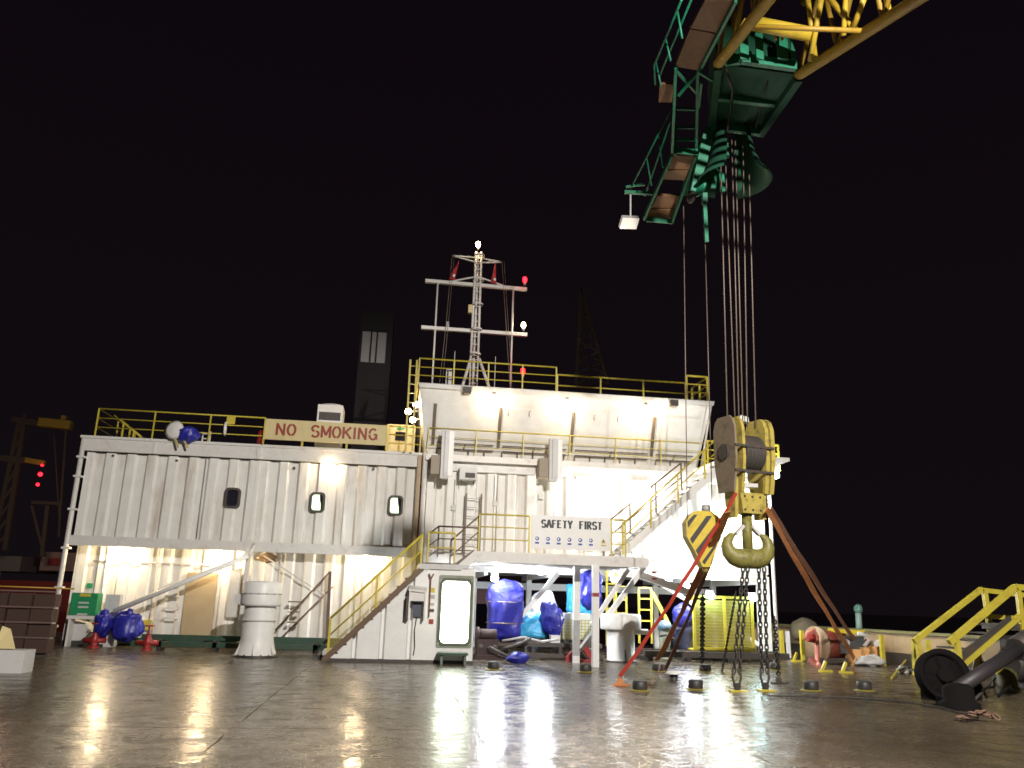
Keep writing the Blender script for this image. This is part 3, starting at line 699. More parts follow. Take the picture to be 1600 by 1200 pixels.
MB().box(q.x-.1, q.x+.22, 25.985, 26.0, q.z-.14, q.z+.02).build('grille', dark, t)
MB().tube([(q.x-.2, 26.2, q.z-.2), (q.x-.2, 26.2, q.z-.36)], .015, 6).tube([(q.x+.2, 26.2, q.z-.2), (q.x+.2, 26.2, q.z-.33)], .015, 6).build('pipe', dark, t)
t = thing('rooftop_unit', 'white rooftop ventilation unit behind the red lettered board', 'ventilation unit', (-2.4, 27.5, 6.2))
q = at(517, 640, 27.8)
MB().box(q.x-.42, q.x+.42, 27.6, 28.6, 6.2, q.z+.12).build('casing', whiteC, t)
MB().box(q.x-.36, q.x+.36, 27.585, 27.6, q.z-.42, q.z-.14).build('grille', dark, t)
MB().lathe((q.x, 28.1, q.z+.12), [(.4, 0), (.38, .08), (.001, .1)], 16).build('fan_cowl', lgrey, t)
# dish + tarp on roof
q = at(272, 672, 26.15)
t = thing('satellite_dish', 'round white dish on the roof edge beside the blue bundle', 'dish', q)
MB().lathe(q, [(.001, .06), (.2, .04), (.31, 0), (.28, -.02), (.001, .04)], 20, axis=(-.25, -1, .1)).build('dish', whiteC, t)
MB().beam(q+Vector((0, .06, 0)), (q.x, 26.25, 6.2), .06).build('bracket', grey, t)
MB().beam(q+Vector((.05, 0, -.25)), q+Vector((.22, -.1, -.55)), .05).beam(q+Vector((.3, 0, -.25)), q+Vector((.5, -.1, -.55)), .05).build('stay', cream, t)
q = at(293, 679, 26.2); tag(MB().blob(q, .34, .25, .25, 5, .12, 48, 30).crumple(.06, 3.5, 5).build('tarp_bundle', tarp), 'blue tarpaulin bundle on the roof railing beside the white dish', 'tarpaulin')
q = at(704+0, 0, 26); 
t = thing('small_frame', 'small white steel frame on the roof right of the blue bundle', 'frame', (-7, 26.6, RZ))
q = at(322, 690, 26.6)
MB().beam((q.x-.12, 26.6, 6.2), (q.x-.12, 26.6, 6.55), .04).beam((q.x+.1, 26.6, 6.2), (q.x+.1, 26.6, 6.58), .05).beam((q.x-.12, 26.6, 6.5), (q.x+.1, 26.6, 6.5), .035).beam((q.x-.12, 26.6, 6.34), (q.x+.1, 26.6, 6.34), .035).build('frame', whiteT, t)
q = at(361, 657, 26.36); tag(MB().box(q.x-.13, q.x+.13, q.y-.02, q.y, q.z-.12, q.z+.12).build('notice_plate', yellow), 'small yellow plate on the left roof railing', 'plate')
q = at(352, 670, 26.3); tag(MB().lathe(q, [(.001, .04), (.2, .03), (.24, 0), (.2, -.03), (.001, -.04)], 16, axis=(1, .1, 0)).build('lifebuoy', whiteC), 'white lifebuoy seen edge on, under the small yellow plate', 'lifebuoy')
q = at(407, 685, 26.6); t = thing('extinguisher', 'red fire extinguisher on the roof left of the lettered board', 'extinguisher', (q.x, 26.6, RZ))
MB().lathe((q.x, 26.6, RZ), [(.001, 0), (.1, .01), (.1, .4), (.05, .5), (.03, .52)], 12).build('cylinder', redp, t)
MB().tube([(q.x, 26.6, 6.7), (q.x+.1, 26.6, 6.72)], .02, 6).build('valve', dark, t)

# ---------------------------------------------------------------- mast
A = thing('signal_mast', 'white tubular signal mast with two crossyards on the wheelhouse roof', 'mast', (2.45, 28, 8.4))
mx = 2.33; my = 28
for dx, dy in ((-.13, -.12), (.13, -.12), (0, .12)):
    MB().tube([(mx+dx, my+dy, 9.9), (mx+dx*.75, my+dy*.75, 14.15)], .045, 8).build('mast_tube', whiteT, A)
rg = MB()
for k in range(20): rg.tube([(mx-.13, my-.12, 8.5+k*.29), (mx+.13, my-.12, 8.5+k*.29)], .016, 5)
rg.build('ladder_rung', whiteT, A)
MB().tube([(mx+.13, my-.12, 9.9), (mx+.13, my-.12, 8.4)], .03, 6).tube([(mx-.13, my-.12, 9.9), (mx-.13, my-.12, 8.4)], .03, 6).build('ladder_stile', whiteT, A)
for k in range(5):
    z = 10.1+k*.95; MB().lathe((mx+.02, my-.22, z), [(.2, 0), (.2, .05), (.185, .05), (.185, 0), (.2, 0)], 16).build('cage_hoop', whiteT, A)
for dx in (-.5, .72): MB().tube([(mx+dx*.25, my-.1, 10.0), (mx+dx, my-.3, 8.45)], .055, 8).build('leg', whiteT, A)
MB().tube([(mx, my+.1, 10.0), (mx+.1, my+.9, 8.45)], .055, 8).build('leg', whiteT, A)
y1 = MB().beam((.42, my, 12.86), (4.18, my, 12.84), .14, .12).build('yard', whiteT, A)
y2 = MB().beam((.38, my, 11.06), (4.24, my, 11.06), .14, .12).build('yard', whiteT, A)
MB().beam((1.35, my, 13.95), (mx, my, 13.75), .05).beam((1.35, my, 13.95), (mx, my, 13.95), .05).beam((3.22, my, 13.85), (mx, my, 13.75), .05).beam((3.22, my, 13.85), (mx, my, 13.95), .05).build('top_arm', whiteT, A)
MB().beam((1.3, my, 12.9), (mx, my, 13.2), .05).beam((3.35, my, 12.9), (mx, my, 13.2), .05).build('yard_brace', whiteT, A)
for x in (.88, 3.68):
    MB().tube([(x, my, 8.9), (x, my, 12.82)], .035, 6).build('side_pole', whiteT, A)
    MB().beam((x-.45, my, 8.95), (x+.35, my, 8.95), .06).build('base_bar', whiteT, A)
for xa, xb in ((1.35, 1.1), (3.22, 3.65)):
    MB().tube([(xa, my, 13.9), ((xa+xb)/2+.02, my-.2, 11), (xb, my-.4, 8.5)], .01, 5).tube([(xa+.08, my, 13.9), ((xa+xb)/2+.1, my-.2, 11), (xb+.1, my-.4, 8.5)], .008, 5).build('halyard', wire, A)
MB().tube([(1.6, 27.5, 8.5), (1.6, 27.5, 10.1)], .015, 5).tube([(3.05, 27.5, 8.5), (3.05, 27.5, 10.0)], .015, 5).build('whip_aerial', whiteT, A)
MB().box(1.3, 1.5, 26.9, 27.1, 8.4, 9.25).build('junction_box', lgrey, A)
MB().box(2.9, 4.3, 27.2, 28.4, 8.4, 8.75).build('roof_hatch', lgrey, A)
MB().box(mx-.3, mx-.16, my-.2, my, 11.7, 12.0).build('horn', cream, A)
MB().tube([(1.32, my, 11.1), (1.32, my, 11.35)], .05, 8).build('sensor', whiteC, A)
def navl(px, py, Y, m, label, pw, col):
    p = at(px, py, Y); t = thing('signal_lamp', label, 'signal lamp', p, 'signal lamps on the mast')
    MB().lathe(p, [(.001, -.10), (.07, -.09), (.085, 0), (.07, .09), (.001, .11)], 12).build('lamp_glass', m, t)
    MB().cyl(p-Vector((0, 0, .22)), p-Vector((0, 0, .10)), .05).build('lamp_base', grey, t)
    lamp('bulb', p+Vector((0, -.2, 0)), pw, col, .06, parent=t)
navl(747, 382, 28, warmE, 'white lamp on top of the signal mast', 25, WARM)
navl(820, 437, 28, redE, 'red lamp on the right end of the upper yard', 10, (1, .03, .05))
navl(818, 508, 28, warmE, 'white lamp on the right end of the lower yard', 22, WARM)
navl(817, 580, 27.6, redE, 'red lamp low beside the mast above the roof hatch', 8, (1, .03, .05))
def flag(px, py, px2, py2, label):
    a = at(px, py, 27.9); b = at(px2, py2, 27.9); mb = MB(); vs = []; n = 8
    for i in range(n+1):
        f = i/n; q = a.lerp(b, f); w = .02+.2*f
        vs += [q+Vector((-w*.5, .05*math.sin(f*9), 0)), q+Vector((w*.5, -.05*math.sin(f*7), -.03)), q+Vector((w*.5, -.05*math.sin(f*7)+.015, -.03)), q+Vector((-w*.5, .05*math.sin(f*9)+.015, 0))]
    for i in range(n):
        o = i*4; mb_f = [(o+j, o+(j+1) % 4, o+4+(j+1) % 4, o+4+j) for j in range(4)]
        mb.f += mb_f; mb.sm += [True]*4
    mb.v = vs; mb.f += [(0, 3, 2, 1), (n*4, n*4+1, n*4+2, n*4+3)]; mb.sm += [False]*2
    f_ = mb.build('flag', flagm); tag(f_, label, 'flag', 'flags on the mast')
    MB().blob(a.lerp(b, .85)+Vector((.03, -.07, 0)), .05, .01, .06, 2, .1, 8, 6).build('flag_emblem', whiteC, f_)
flag(717, 407, 706, 436, 'limp red flag hanging left of the mast')
flag(774, 411, 771, 442, 'limp red and white flag hanging right of the mast')

# ---------------------------------------------------------------- mushroom vents
def vent(q, s, label, wide=.55):
    t = thing('mushroom_vent', label, 'vent', q, 'white mushroom vents on deck')
    MB().lathe(q, [(.46*s, .0), (.46*s, .04), (.44*s, .06), (.37*s, .45), (.36*s, 1.5)], 28).build('trunk', whiteC, t)
    MB().lathe(q, [(.32*s, 1.32), (wide*.83, 1.30), (wide*.83, 1.36), (wide*.85, 1.88), (wide*.80, 1.93), (.001, 1.96)], 28).build('head', whiteC, t)
    MB().lathe(q, [(.37*s, .90), (.395*s, .91), (.395*s, .94), (.37*s, .95)], 28).build('flange', lgrey, t)
    MB().lathe(q, [(.52*s, 0), (.52*s, .05), (.3, .052)], 28).build('base_plate', black, t)
    for k in range(6):
        a = k*math.pi/3+.5; c_, s_ = math.cos(a), math.sin(a)
        MB().prism([q+Vector((c_*.40*s, s_*.40*s, .02)), q+Vector((c_*.52*s, s_*.52*s, .02)), q+Vector((c_*.37*s, s_*.37*s, .38))], (-s_*.015, c_*.015, 0)).build('gusset', lgrey, t)
    bo = MB()
    for k in range(16):
        a = k*math.pi/8; c_, s_ = math.cos(a), math.sin(a); bo.cyl(q+Vector((c_*.48*s, s_*.48*s, .05)), q+Vector((c_*.48*s, s_*.48*s, .08)), .018, n=6)
        bo.cyl(q+Vector((c_*wide*.84, s_*wide*.84, 1.62)), q+Vector((c_*wide*.87, s_*wide*.87, 1.62)), .014, n=6)
    bo.build('bolts', dark, t)['kind'] = 'stuff'
    MB().lathe(q, [(wide*.845, 1.60), (wide*.865, 1.605), (wide*.865, 1.635), (wide*.845, 1.64)], 28).build('seam_band', lgrey, t)
    MB().box(q.x-wide*.83-.16, q.x-wide*.83-.0, q.y-.2, q.y+.1, 1.33, 1.60).build('handle_box', lgrey, t)
    return t
vent(gz(399, 1026), 1.15, 'tall white mushroom vent in front of the long house', .62)
q2 = gz(970, 1034); 
t = thing('mushroom_vent', 'short white mushroom vent under the platform beside the red clamp', 'vent', q2, 'white mushroom vents on deck')
MB().lathe(q2, [(.44, 0), (.44, .03), (.41, .04), (.41, .98)], 28).build('trunk', whiteC, t)
MB().lathe(q2, [(.42, .92), (.58, .90), (.60, .95), (.60, 1.30), (.56, 1.35), (.001, 1.37)], 28).build('head', whiteC, t)
MB().lathe(q2, [(.50, 0), (.50, .04), (.3, .042)], 28).build('base_plate', black, t)
MB().prism([q2+Vector((.0, -.42, .02)), q2+Vector((.0, -.52, .02)), q2+Vector((.0, -.41, .36))], (.03, 0, 0)).build('gusset', dark, t)
MB().tube([q2+Vector((.4, 0, .85)), q2+Vector((.82, -.05, .86))], .08).build('side_outlet', whiteC, t)

# ---------------------------------------------------------------- things along the long house
t = thing('long_pipe', 'long white pipe leaning from the deck up to the floor band', 'pipe', (-7, 26, 0))
MB().tube([at(178, 955, 25.9), at(388, 868, 26.0)], .075, 10).build('pipe', whiteC, t)
MB().tube([at(388, 868, 26.0), at(398, 850, 26.3)], .06, 8).build('hinge', whiteT, t)
def stairlet():
    t = thing('thin_stair', 'thin grey rung stair against the long house right of the tall vent', 'stair', (-3, 26.6, 0))
    a0, a1 = at(430, 985, 26.6), at(516, 893, 26.6)
    b0, b1 = at(455, 985, 26.9), at(530, 905, 26.9)
    MB().tube([a0, a1], .03, 6).build('stringer', brownr, t)
    MB().tube([a0+Vector((.1, .3, -.3)), a1+Vector((.1, .3, -.45))], .03, 6).build('stringer', brownr, t)
    for k, (x, y) in enumerate(((452, 941), (451, 957), (450, 973))):
        q = at(x, y, 26.6); MB().box(q.x-.02, q.x+.32, 26.5, 26.75, q.z, q.z+.035).build('tread', brownr, t)
    MB().tube([at(412, 868, 26.8), at(508, 930, 26.8)], .02, 6).build('stay', lgrey, t)
    MB().beam(at(516, 893, 26.6), gz(508, 1018)+Vector((0, .5, 0)), .09).build('post', brownr, t)
stairlet()
t = thing('green_pipe_rack', 'dark green skid beam lying along the foot of the long house', 'skid', (-4, 25.5, 0))
MB().box(-7.0, -.9, 25.35, 25.55, .28, .42).build('top_beam', dgreen, t)
MB().box(-7.2, -1.2, 25.1, 25.25, .10, .24).build('front_beam', dgreen, t)
for x in (-6.5, -5, -3.6, -2.2): MB().box(x, x+.12, 25.1, 25.6, 0, .28).build('foot', black, t)
def valve(px, py, label, s=1.0):
    q = gz(px, py); t = thing('deck_valve', label, 'valve', q, 'red valves by the long house')
    MB().lathe(q, [(.16*s, 0), (.16*s, .04), (.08*s, .06), (.13*s, .16), (.14*s, .26), (.07*s, .36), (.09*s, .40), (.03*s, .42), (.025*s, .66)], 14).build('body', redp, t)
    MB().lathe(q+Vector((0, 0, .64*s)), [(.13, 0), (.14, .02), (.13, .04), (.11, .02), (.13, 0)], 14).build('handwheel', redp, t)
    MB().beam(q+Vector((-.12, 0, .66*s)), q+Vector((.12, 0, .66*s)), .02).build('spoke', redp, t)
    MB().cyl(q+Vector((-.3, 0, .2)), q+Vector((.3, 0, .2)), .07).build('flange', redp, t)
valve(146, 1012, 'red valve at the left corner of the long house'); valve(229, 1016, 'red valve right of the blue wrapped machines')
for px, py, rx, rz, sd, lb in ((160, 975, .26, .3, 11, 'small blue tarpaulin bundle beside the green cabinet'), (198, 978, .42, .36, 12, 'larger blue tarpaulin bundle near the long white pipe')):
    q = at(px, py, 25.9); o = MB().blob(q, rx, .3, rz, sd, .12, 56, 36, fold=9, sq=.8).crumple(.14, 3.0, sd).build('tarp_bundle', tarp); tag(o, lb, 'tarpaulin')
    MB().blob(q+Vector((.03, -.02, rz*.95)), .12, .1, .14, sd+3, .2, 14, 8).build('knot', tarp, o)
t = thing('winch', 'small grey deck winch under the blue tarpaulin bundles', 'winch', gz(185, 1008))
q = gz(185, 1008)
MB().cyl(q+Vector((-.55, .1, .3)), q+Vector((.5, .1, .3)), .2, n=16).build('drum', dark, t)
MB().box(q.x-.7, q.x-.58, q.y-.15, q.y+.35, 0, .55).build('side_frame', lgrey, t); MB().box(q.x+.5, q.x+.62, q.y-.15, q.y+.35, 0, .6).build('side_frame', lgrey, t)
MB().box(q.x+.65, q.x+.85, q.y-.1, q.y+.1, .45, .75).build('motor', yellow, t)
t = thing('green_cabinet', 'green locker with pale lettering on a white stand at the left corner', 'cabinet', at(132, 965, 26.0))
a = at(115, 926, 26.0); b = at(150, 962, 26.0)
MB().box(a.x, b.x, 25.9, 26.35, b.z, a.z).build('casing', green, t)
MB().box(a.x+.22, a.x+.52, 25.885, 25.9, a.z-.1, a.z-.02).build('name_plate', yellow, t)
for zz in (.30, .42, .62): MB().box(a.x+.22, a.x+.50, 25.885, 25.9, a.z-zz, a.z-zz+.05).build('lettering', lgrey, t)
MB().box(a.x-.05, b.x+.4, 25.92, 26.32, b.z-.1, b.z-.005).box(a.x, a.x+.06, 25.95, 26.3, 0, b.z-.1).box(b.x, b.x+.06, 25.95, 26.3, 0, b.z-.1).build('stand', whiteT, t)
q = at(139, 915, 27.1); tag(MB().box(q.x-.08, q.x+.08, 27.15, 27.2, q.z-.07, q.z+.07).build('wall_sign', green), 'small green sign on the wall above the green cabinet', 'sign')
q = at(174, 940, 26.1); tag(MB().box(q.x-.2, q.x+.2, 26.2, 26.5, 0, q.z+.2).build('grey_locker', lgrey), 'pale grey locker behind the small blue bundle', 'locker')
t = thing('bollard_box', 'pale grey angular fairlead box at the foot of the corner pipe', 'fairlead', gz(105, 1008))
q = gz(104, 1009)
MB().prism([(q.x-.15, q.y, .15), (q.x+.35, q.y, .15), (q.x+.6, q.y, .4), (q.x+.4, q.y, .65), (q.x-.15, q.y, .75)], (0, .5, 0)).build('casing', lgrey, t)
MB().box(q.x-.15, q.x+.45, q.y-.05, q.y+.5, 0, .15).build('base', black, t)

# ---------------------------------------------------------------- bay under the platform
def under_lamp(px, py, Y, label, pw, col=COOL, m=None, r=.12):
    p = at(px, py, Y); t = thing('work_light', label, 'work light', p, 'cool work lights in the open bay')
    MB().lathe(p, [(.001, -r), (r*.8, -r*.7), (r, 0), (r*.7, r*.7), (.001, r)], 14).build('lamp_glass', m or whiteE, t)
    MB().box(p.x-.1, p.x+.1, p.y+.05, p.y+.16, p.z-.02, p.z+.16).build('lamp_housing', lgrey, t)
    lamp('bulb', p+Vector((0, -.22, -.05)), pw, col, .12, parent=t)
under_lamp(773, 903, 24.6, 'round white work light left above the tall blue wrapped machine', 330)
under_lamp(845, 893, 26.2, 'white work light above the pale tank under the platform', 360)
under_lamp(1045, 903, 25.6, 'white work light left of the striped hook block tip', 320)
under_lamp(1072, 915, 26.0, 'white work light right below the striped hook block', 320)
under_lamp(1116, 900, 26.6, 'warm white lamp above the yellow mesh container', 90, MID)
under_lamp(960, 905, 27.5, 'white work light among the yellow ladders', 130)

def bundle(px, py, Y, rx, ry, rz, m, label, sd, sq=.55, amp=.10):
    q = at(px, py, Y)
    if q.z-rz < 0: q = Vector((q.x, q.y, rz*.98))
    o = MB().blob(q, rx, ry, rz, sd, amp*.6, 80, 56, sq=sq, fold=8).crumple(.15, 2.3, sd).crumple(.04, 7, sd+1).build('wrapped_machine', m); tag(o, label, 'wrapped machine', 'tarpaulin wrapped gear under the platform'); return o
tw = bundle(789, 955, 24.9, .52, .5, .88, tarp, 'tall machine wrapped in dark blue tarpaulin right of the lit doorway', 21)
q = at(789, 955, 24.9)
ls = bpy.data.objects[tw.name]
for dz in (-.35, .25): MB().lathe(q+Vector((0, 0, dz)), [(.56, 0), (.575, .015), (.56, .03), (.545, .015), (.56, 0)], 28).build('lashing', wire, ls)
bundle(848, 952, 27.3, .42, .4, .55, tankw, 'pale tank hood shining between the blue tarpaulins', 22, .7, .04)
bundle(830, 980, 26.0, .55, .4, .38, tarpC, 'cyan tarpaulin heap beside the tall blue wrapped machine', 23, .8, .2)
bundle(862, 968, 25.6, .30, .4, .52, tarp, 'blue tarpaulin fold leaning beside the pale tank', 24, .8, .2)
bundle(923, 922, 26.6, .38, .25, .62, tarp, 'blue tarpaulin hanging behind the white columns', 25, .8, .18)
bundle(905, 940, 27.6, .45, .25, .5, tarpC, 'light blue sheet hanging behind the white columns', 26, .8, .15)
bundle(1066, 965, 26.2, .33, .3, .36, tarp, 'round blue tarpaulin bundle beside the yellow mesh container', 27, .9, .14)
bundle(1066, 995, 26.3, .40, .3, .40, mat('navy_cover', (.02, .025, .08), .5, bump=.5), 'navy covered block beneath the round blue bundle', 28, .5, .06)
q = gz(811, 1037); tag(MB().blob((q.x, q.y+.25, .12), .30, .22, .15, 31, .2, 24, 14).build('tarp_heap', tarp), 'small blue tarpaulin heap lying on the deck under the platform', 'tarpaulin')
q = at(836, 1011, 25); tag(MB().blob(q, .10, .1, .09, 32, .15).build('cyan_bag', tarpC), 'small cyan bag on the dark skid under the platform', 'bag')
t = thing('machine_skid', 'dark steel machine skid under the platform', 'skid', (4, 25.4, 0))
for z0, yy in ((.05, 24.6), (.35, 24.6), (.42, 25.4)): MB().box(2.5, 6.2, yy, yy+.14, z0, z0+.12).build('beam', dark, t)
for x in (2.6, 3.3, 4.1, 4.9, 5.6): MB().box(x, x+.1, 24.62, 25.5, .17, .42).build('stub', black, t)
ox = mat('oxide_block', (.035, .018, .016), .7, dirt=(.08, .04, .03), dscale=5, dstr=.6)
MB().box(2.45, 3.05, 24.1, 24.5, .12, .55).box(2.38, 3.12, 24.0, 24.6, 0, .12).build('pump_block', ox, t)
MB().cyl((2.5, 24.25, .68), (3.0, 24.25, .68), .15).cyl((2.42, 24.25, .68), (2.5, 24.25, .68), .2).build('pump_motor', ox, t)
MB().tube([(2.75, 24.05, .3), (2.78, 23.8, .35), (3.1, 23.75, .2), (3.4, 23.9, .06)], .04, 8).build('hose', dark, t)
for x in (2.55, 2.95): MB().lathe((x, 24.09, .34), [(.001, .03), (.06, .03), (.08, 0)], 10, axis=(0, -1, 0)).build('port', dark, t)
MB().tube([(3.2, 24.5, .5), (3.8, 24.4, .62), (4.4, 24.6, .5), (4.9, 24.5, .58)], .035, 8).build('hose', lgrey, t)
MB().tube([(3.2, 24.3, .28), (3.7, 24.2, .45), (4.0, 24.3, .6)], .05, 8).build('hose', dark, t)
q = at(867, 998, 25.0); tag(MB().box(q.x-.14, q.x+.14, 24.9, 25.15, q.z-.18, q.z+.1).build('white_box', whiteC), 'small white box on the skid left of the yellow cage', 'box')
q = at(787, 990, 23.6)
t = thing('caged_tank', 'white tank in a yellow wire cage behind the left white column', 'tank', gz(900, 1020))
a = at(877, 955, 25.6); b = at(925, 1003, 25.6)
MB().box(a.x+.04, b.x-.04, 25.65, 26.5, b.z+.02, a.z-.05).build('tank', tankw, t)
cg = MB(); n = 9
for i in range(n+1):
    x = a.x+(b.x-a.x)*i/n; cg.beam((x, 25.6, b.z), (x, 25.6, a.z-.25), .015)
for i in range(8):
    z = b.z+(a.z-.25-b.z)*i/7; cg.beam((a.x, 25.6, z), (b.x, 25.6, z), .015)
cg.build('cage', yellow, t)
MB().box(a.x-.04, b.x+.04, 25.5, 26.6, b.z-.16, b.z-.02).build('pallet', yellow, t)
def yladder(px0, py0, px1, py1, Y, w, label, n=3):
    a, b = at(px0, py0, Y), at(px1, py1, Y); t = thing('yellow_ladder', label, 'ladder', (b.x, Y, b.z), 'yellow ladders in the bay')
    MB().beam((a.x, Y, a.z), (a.x, Y, b.z), .06).build('stile', yellow, t); MB().beam((a.x+w, Y, a.z), (a.x+w, Y, b.z), .06).build('stile', yellow, t)
    for k in range(n): 
        z = a.z+(b.z-a.z)*k/n; MB().beam((a.x, Y-.001, z), (a.x+w, Y-.001, z), .05).build('rung', yellow, t)
yladder(998, 918, 998, 1005, 26.8, .42, 'yellow ladder frame standing left of the pale diagonal brace', 5)
yladder(960, 916, 960, 1000, 28.2, .42, 'yellow ladder frame half hidden behind the short vent', 4)
yladder(948, 893, 948, 1010, 26.4, .30, 'pale yellow frame immediately right of the white columns', 6)
t = thing('yellow_brace', 'sloping yellow stair stringer below the striped hook block', 'stringer', at(1060, 1000, 26.8))
MB().beam(at(1018, 925, 26.8), at(1058, 1000, 26.8), .12).build('stringer', yellow, t)
t = thing('white_brace', 'long white diagonal brace behind the yellow mesh container', 'brace', (8.5, 27, 0))
MB().beam(at(1020, 905, 27), at(1190, 1010, 27), .13).build('brace', whiteC, t)
t = thing('diagonal_post', 'white diagonal post rising left to right above the short vent', 'brace', at(955, 958, 24.4))
MB().beam(at(950, 962, 24.2), at(1012, 878, 24.2), .14).build('brace', whiteC, t)
t = thing('sign_beam', 'white beam with dark red marks under the end of the platform', 'beam', at(1020, 890, 24.6))
MB().beam(at(985, 893, 24.6), at(1075, 925, 24.6), .3, .2).build('beam', whiteC, t)
q = at(1022, 895, 24.3); MB().box(q.x-.07, q.x+.07, q.y-.02, q.y, q.z-.02, q.z+.03).box(q.x-.07, q.x+.07, q.y-.02, q.y, q.z-.2, q.z-.15).build('red_mark', redl, t)
t = thing('mesh_container', 'yellow mesh sided container at the right of the open bay', 'container', gz(1130, 1018))
a = at(1084, 934, 25.4); b = at(1178, 1016, 25.4)
MB().box(a.x+.06, b.x-.06, 25.46, 25.47, b.z+.08, a.z-.05).build('mesh_panel', mat('yellow_panel', (.38, .34, .07), .5, alpha=.75, dirt=(.45, .42, .2), dscale=1.5, dstr=.6), t)
fm = MB()
for x in (a.x, (a.x+b.x)/2+.05, b.x): fm.box(x-.04, x+.04, 25.38, 25.46, b.z-.05, a.z)
fm.box(a.x, b.x, 25.37, 25.45, a.z, a.z+.08).box(a.x+.04, b.x, 25.37, 25.45, b.z, b.z+.07)
fm.build('frame', yellow, t)
MB().box(a.x, b.x, 25.5, 27.0, b.z-.06, b.z-.01).build('floor', yellow, t)
cgb = MB()
for i in range(1, 16):
    z = b.z+(a.z-b.z)*i/16; cgb.box(a.x+.04, b.x-.04, 25.44, 25.455, z, z+.01)
cgb.build('slats', yellow, t)
under_lamp(1111, 931, 25.3, 'cyan white lamp on the left of the mesh container top', 28, (.6, .95, 1), cyanE, .11)
under_lamp(1177, 934, 25.3, 'cyan white lamp on the right corner of the mesh container top', 28, (.6, .95, 1), cyanE, .11)
t = thing('skid_beams', 'dark flat skid beams under the yellow mesh container', 'skid', (9.5, 25, 0))
MB().box(7.6, 12.2, 24.9, 25.1, .12, .3).build('beam', dark, t); MB().box(7.6, 12.2, 26.0, 26.2, .12, .3).build('beam', dark, t)
for x in (7.7, 8.9, 10.2, 11.5): MB().box(x, x+.15, 24.9, 26.2, 0, .12).build('foot', black, t)
# red clamp
q = gz(908, 1034)
t = thing('red_clamp', 'dark red pivoting clamp at the foot of the white columns', 'clamp', q)
MB().beam(q+Vector((-.4, 0, .06)), q+Vector((.05, 0, .5)), .16).build('arm', redp, t); MB().beam(q+Vector((.0, 0, .5)), q+Vector((.38, 0, .04)), .16).build('arm', redp, t)
MB().cyl(q+Vector((0, -.12, .42)), q+Vector((0, .12, .42)), .12).build('pivot', redp, t)
MB().box(q.x-.45, q.x+.4, q.y-.1, q.y+.14, 0, .06).build('foot', redp, t)
# covered pump at (1040,980)
q = gz(1040, 1030)
t = thing('grey_pump', 'grey machine with blue grey dome beside the short vent', 'pump', q)
MB().blob(q+Vector((.05, .2, .98)), .22, .2, .2, 41, .08).build('dome', mat('blue_grey', (.10, .16, .22), .4), t)
MB().lathe(q+Vector((.05, .2, 0)), [(.3, 0), (.28, .1), (.16, .3), (.2, .6), (.14, .85)], 14).build('body', mat('grey_green', (.24, .27, .20), .5, dirt=(.5, .45, .2), dstr=.6), t)
MB().tube([q+Vector((-.2, 0, .7)), q+Vector((0, -.1, .75)), q+Vector((.3, 0, .6))], .05).build('hose', dark, t)

q = gz(512, 1030)
t = thing('step_bracket', 'small white topped bracket at the foot of the stair house stair', 'bracket', q)
MB().prism([(q.x-.2, q.y, .1), (q.x+.1, q.y, .1), (q.x+.1, q.y, .28), (q.x-.12, q.y, .25)], (0, .25, 0)).build('cap', whiteC, t)
MB().box(q.x-.28, q.x+.2, q.y-.05, q.y+.3, 0, .1).build('base', black, t)
hs = [gz(700+i*22, 1030+5*math.sin(i*1.3))+Vector((0, .4, .025)) for i in range(4, 24)]
tag(MB().tube(hs, .022, 6).build('deck_hose', dark), 'thin dark hose snaking along the deck before the machine skid', 'hose')
# ---------------------------------------------------------------- deck sockets
wornY = mat('worn_yellow', (.30, .25, .04), .5, dirt=(.04, .035, .025), dscale=6, dstr=.95)
def socket_proto(q, label):
    t = thing('deck_socket', label, 'deck socket', q, 'black deck sockets with yellow rims')
    MB().lathe(q, [(.001, .02), (.20, .018), (.225, .012), (.23, .004)], 20).build('rim', wornY, t)
    MB().lathe(q+Vector((0, 0, .02)), [(.14, 0), (.15, .02), (.145, .15), (.12, .17), (.001, .16)], 18).build('pot', black, t)
    return t
socks = [((771, 1046), 'black deck socket right of the lit doorway'), ((915, 1050), 'black deck socket in front of the red clamp'), ((1000, 1079), 'black deck socket nearest the red webbing end'),
         ((1087, 1077), 'black deck socket between the red webbing and the left chain'), ((1028, 1049), 'black deck socket behind the orange webbing end'), ((1102, 1050), 'black deck socket left behind the left chain'),
         ((1211, 1047), 'black deck socket right behind the right chain'), ((1268, 1079), 'black deck socket right of the chains'), ((1351, 1079), 'black deck socket at the end of the right brown webbing')]
pr = socket_proto(gz(*socks[0][0]), socks[0][1])
for (pp, lb) in socks[1:]: copy_tree(pr, gz(*pp), lb)
q = gz(1053, 1064)
t = thing('mushroom_bollard', 'small white topped mushroom cap on the deck', 'deck cap', q)
MB().lathe(q, [(.09, 0), (.09, .14), (.001, .15)], 14).build('stem', black, t); MB().lathe(q+Vector((0, 0, .15)), [(.001, .07), (.14, .05), (.2, 0), (.001, 0.001)], 18).build('cap', whiteC, t)
def eyeplate(px, py, m, label):
    q = gz(px, py); t = thing('pad_eye', label, 'pad eye', q, 'pad eyes on deck')
    MB().prism([q+Vector((-.18, -.12, .004)), q+Vector((.18, -.12, .004)), q+Vector((.14, .12, .004)), q+Vector((-.14, .12, .004))], (0, 0, .03)).build('plate', m, t)
    MB().prism([q+Vector((-.07, -.015, .03)), q+Vector((.07, -.015, .03)), q+Vector((.05, -.015, .14)), q+Vector((-.05, -.015, .14))], (0, .03, 0)).build('lug', m if m is orange else dark, t)
    return q
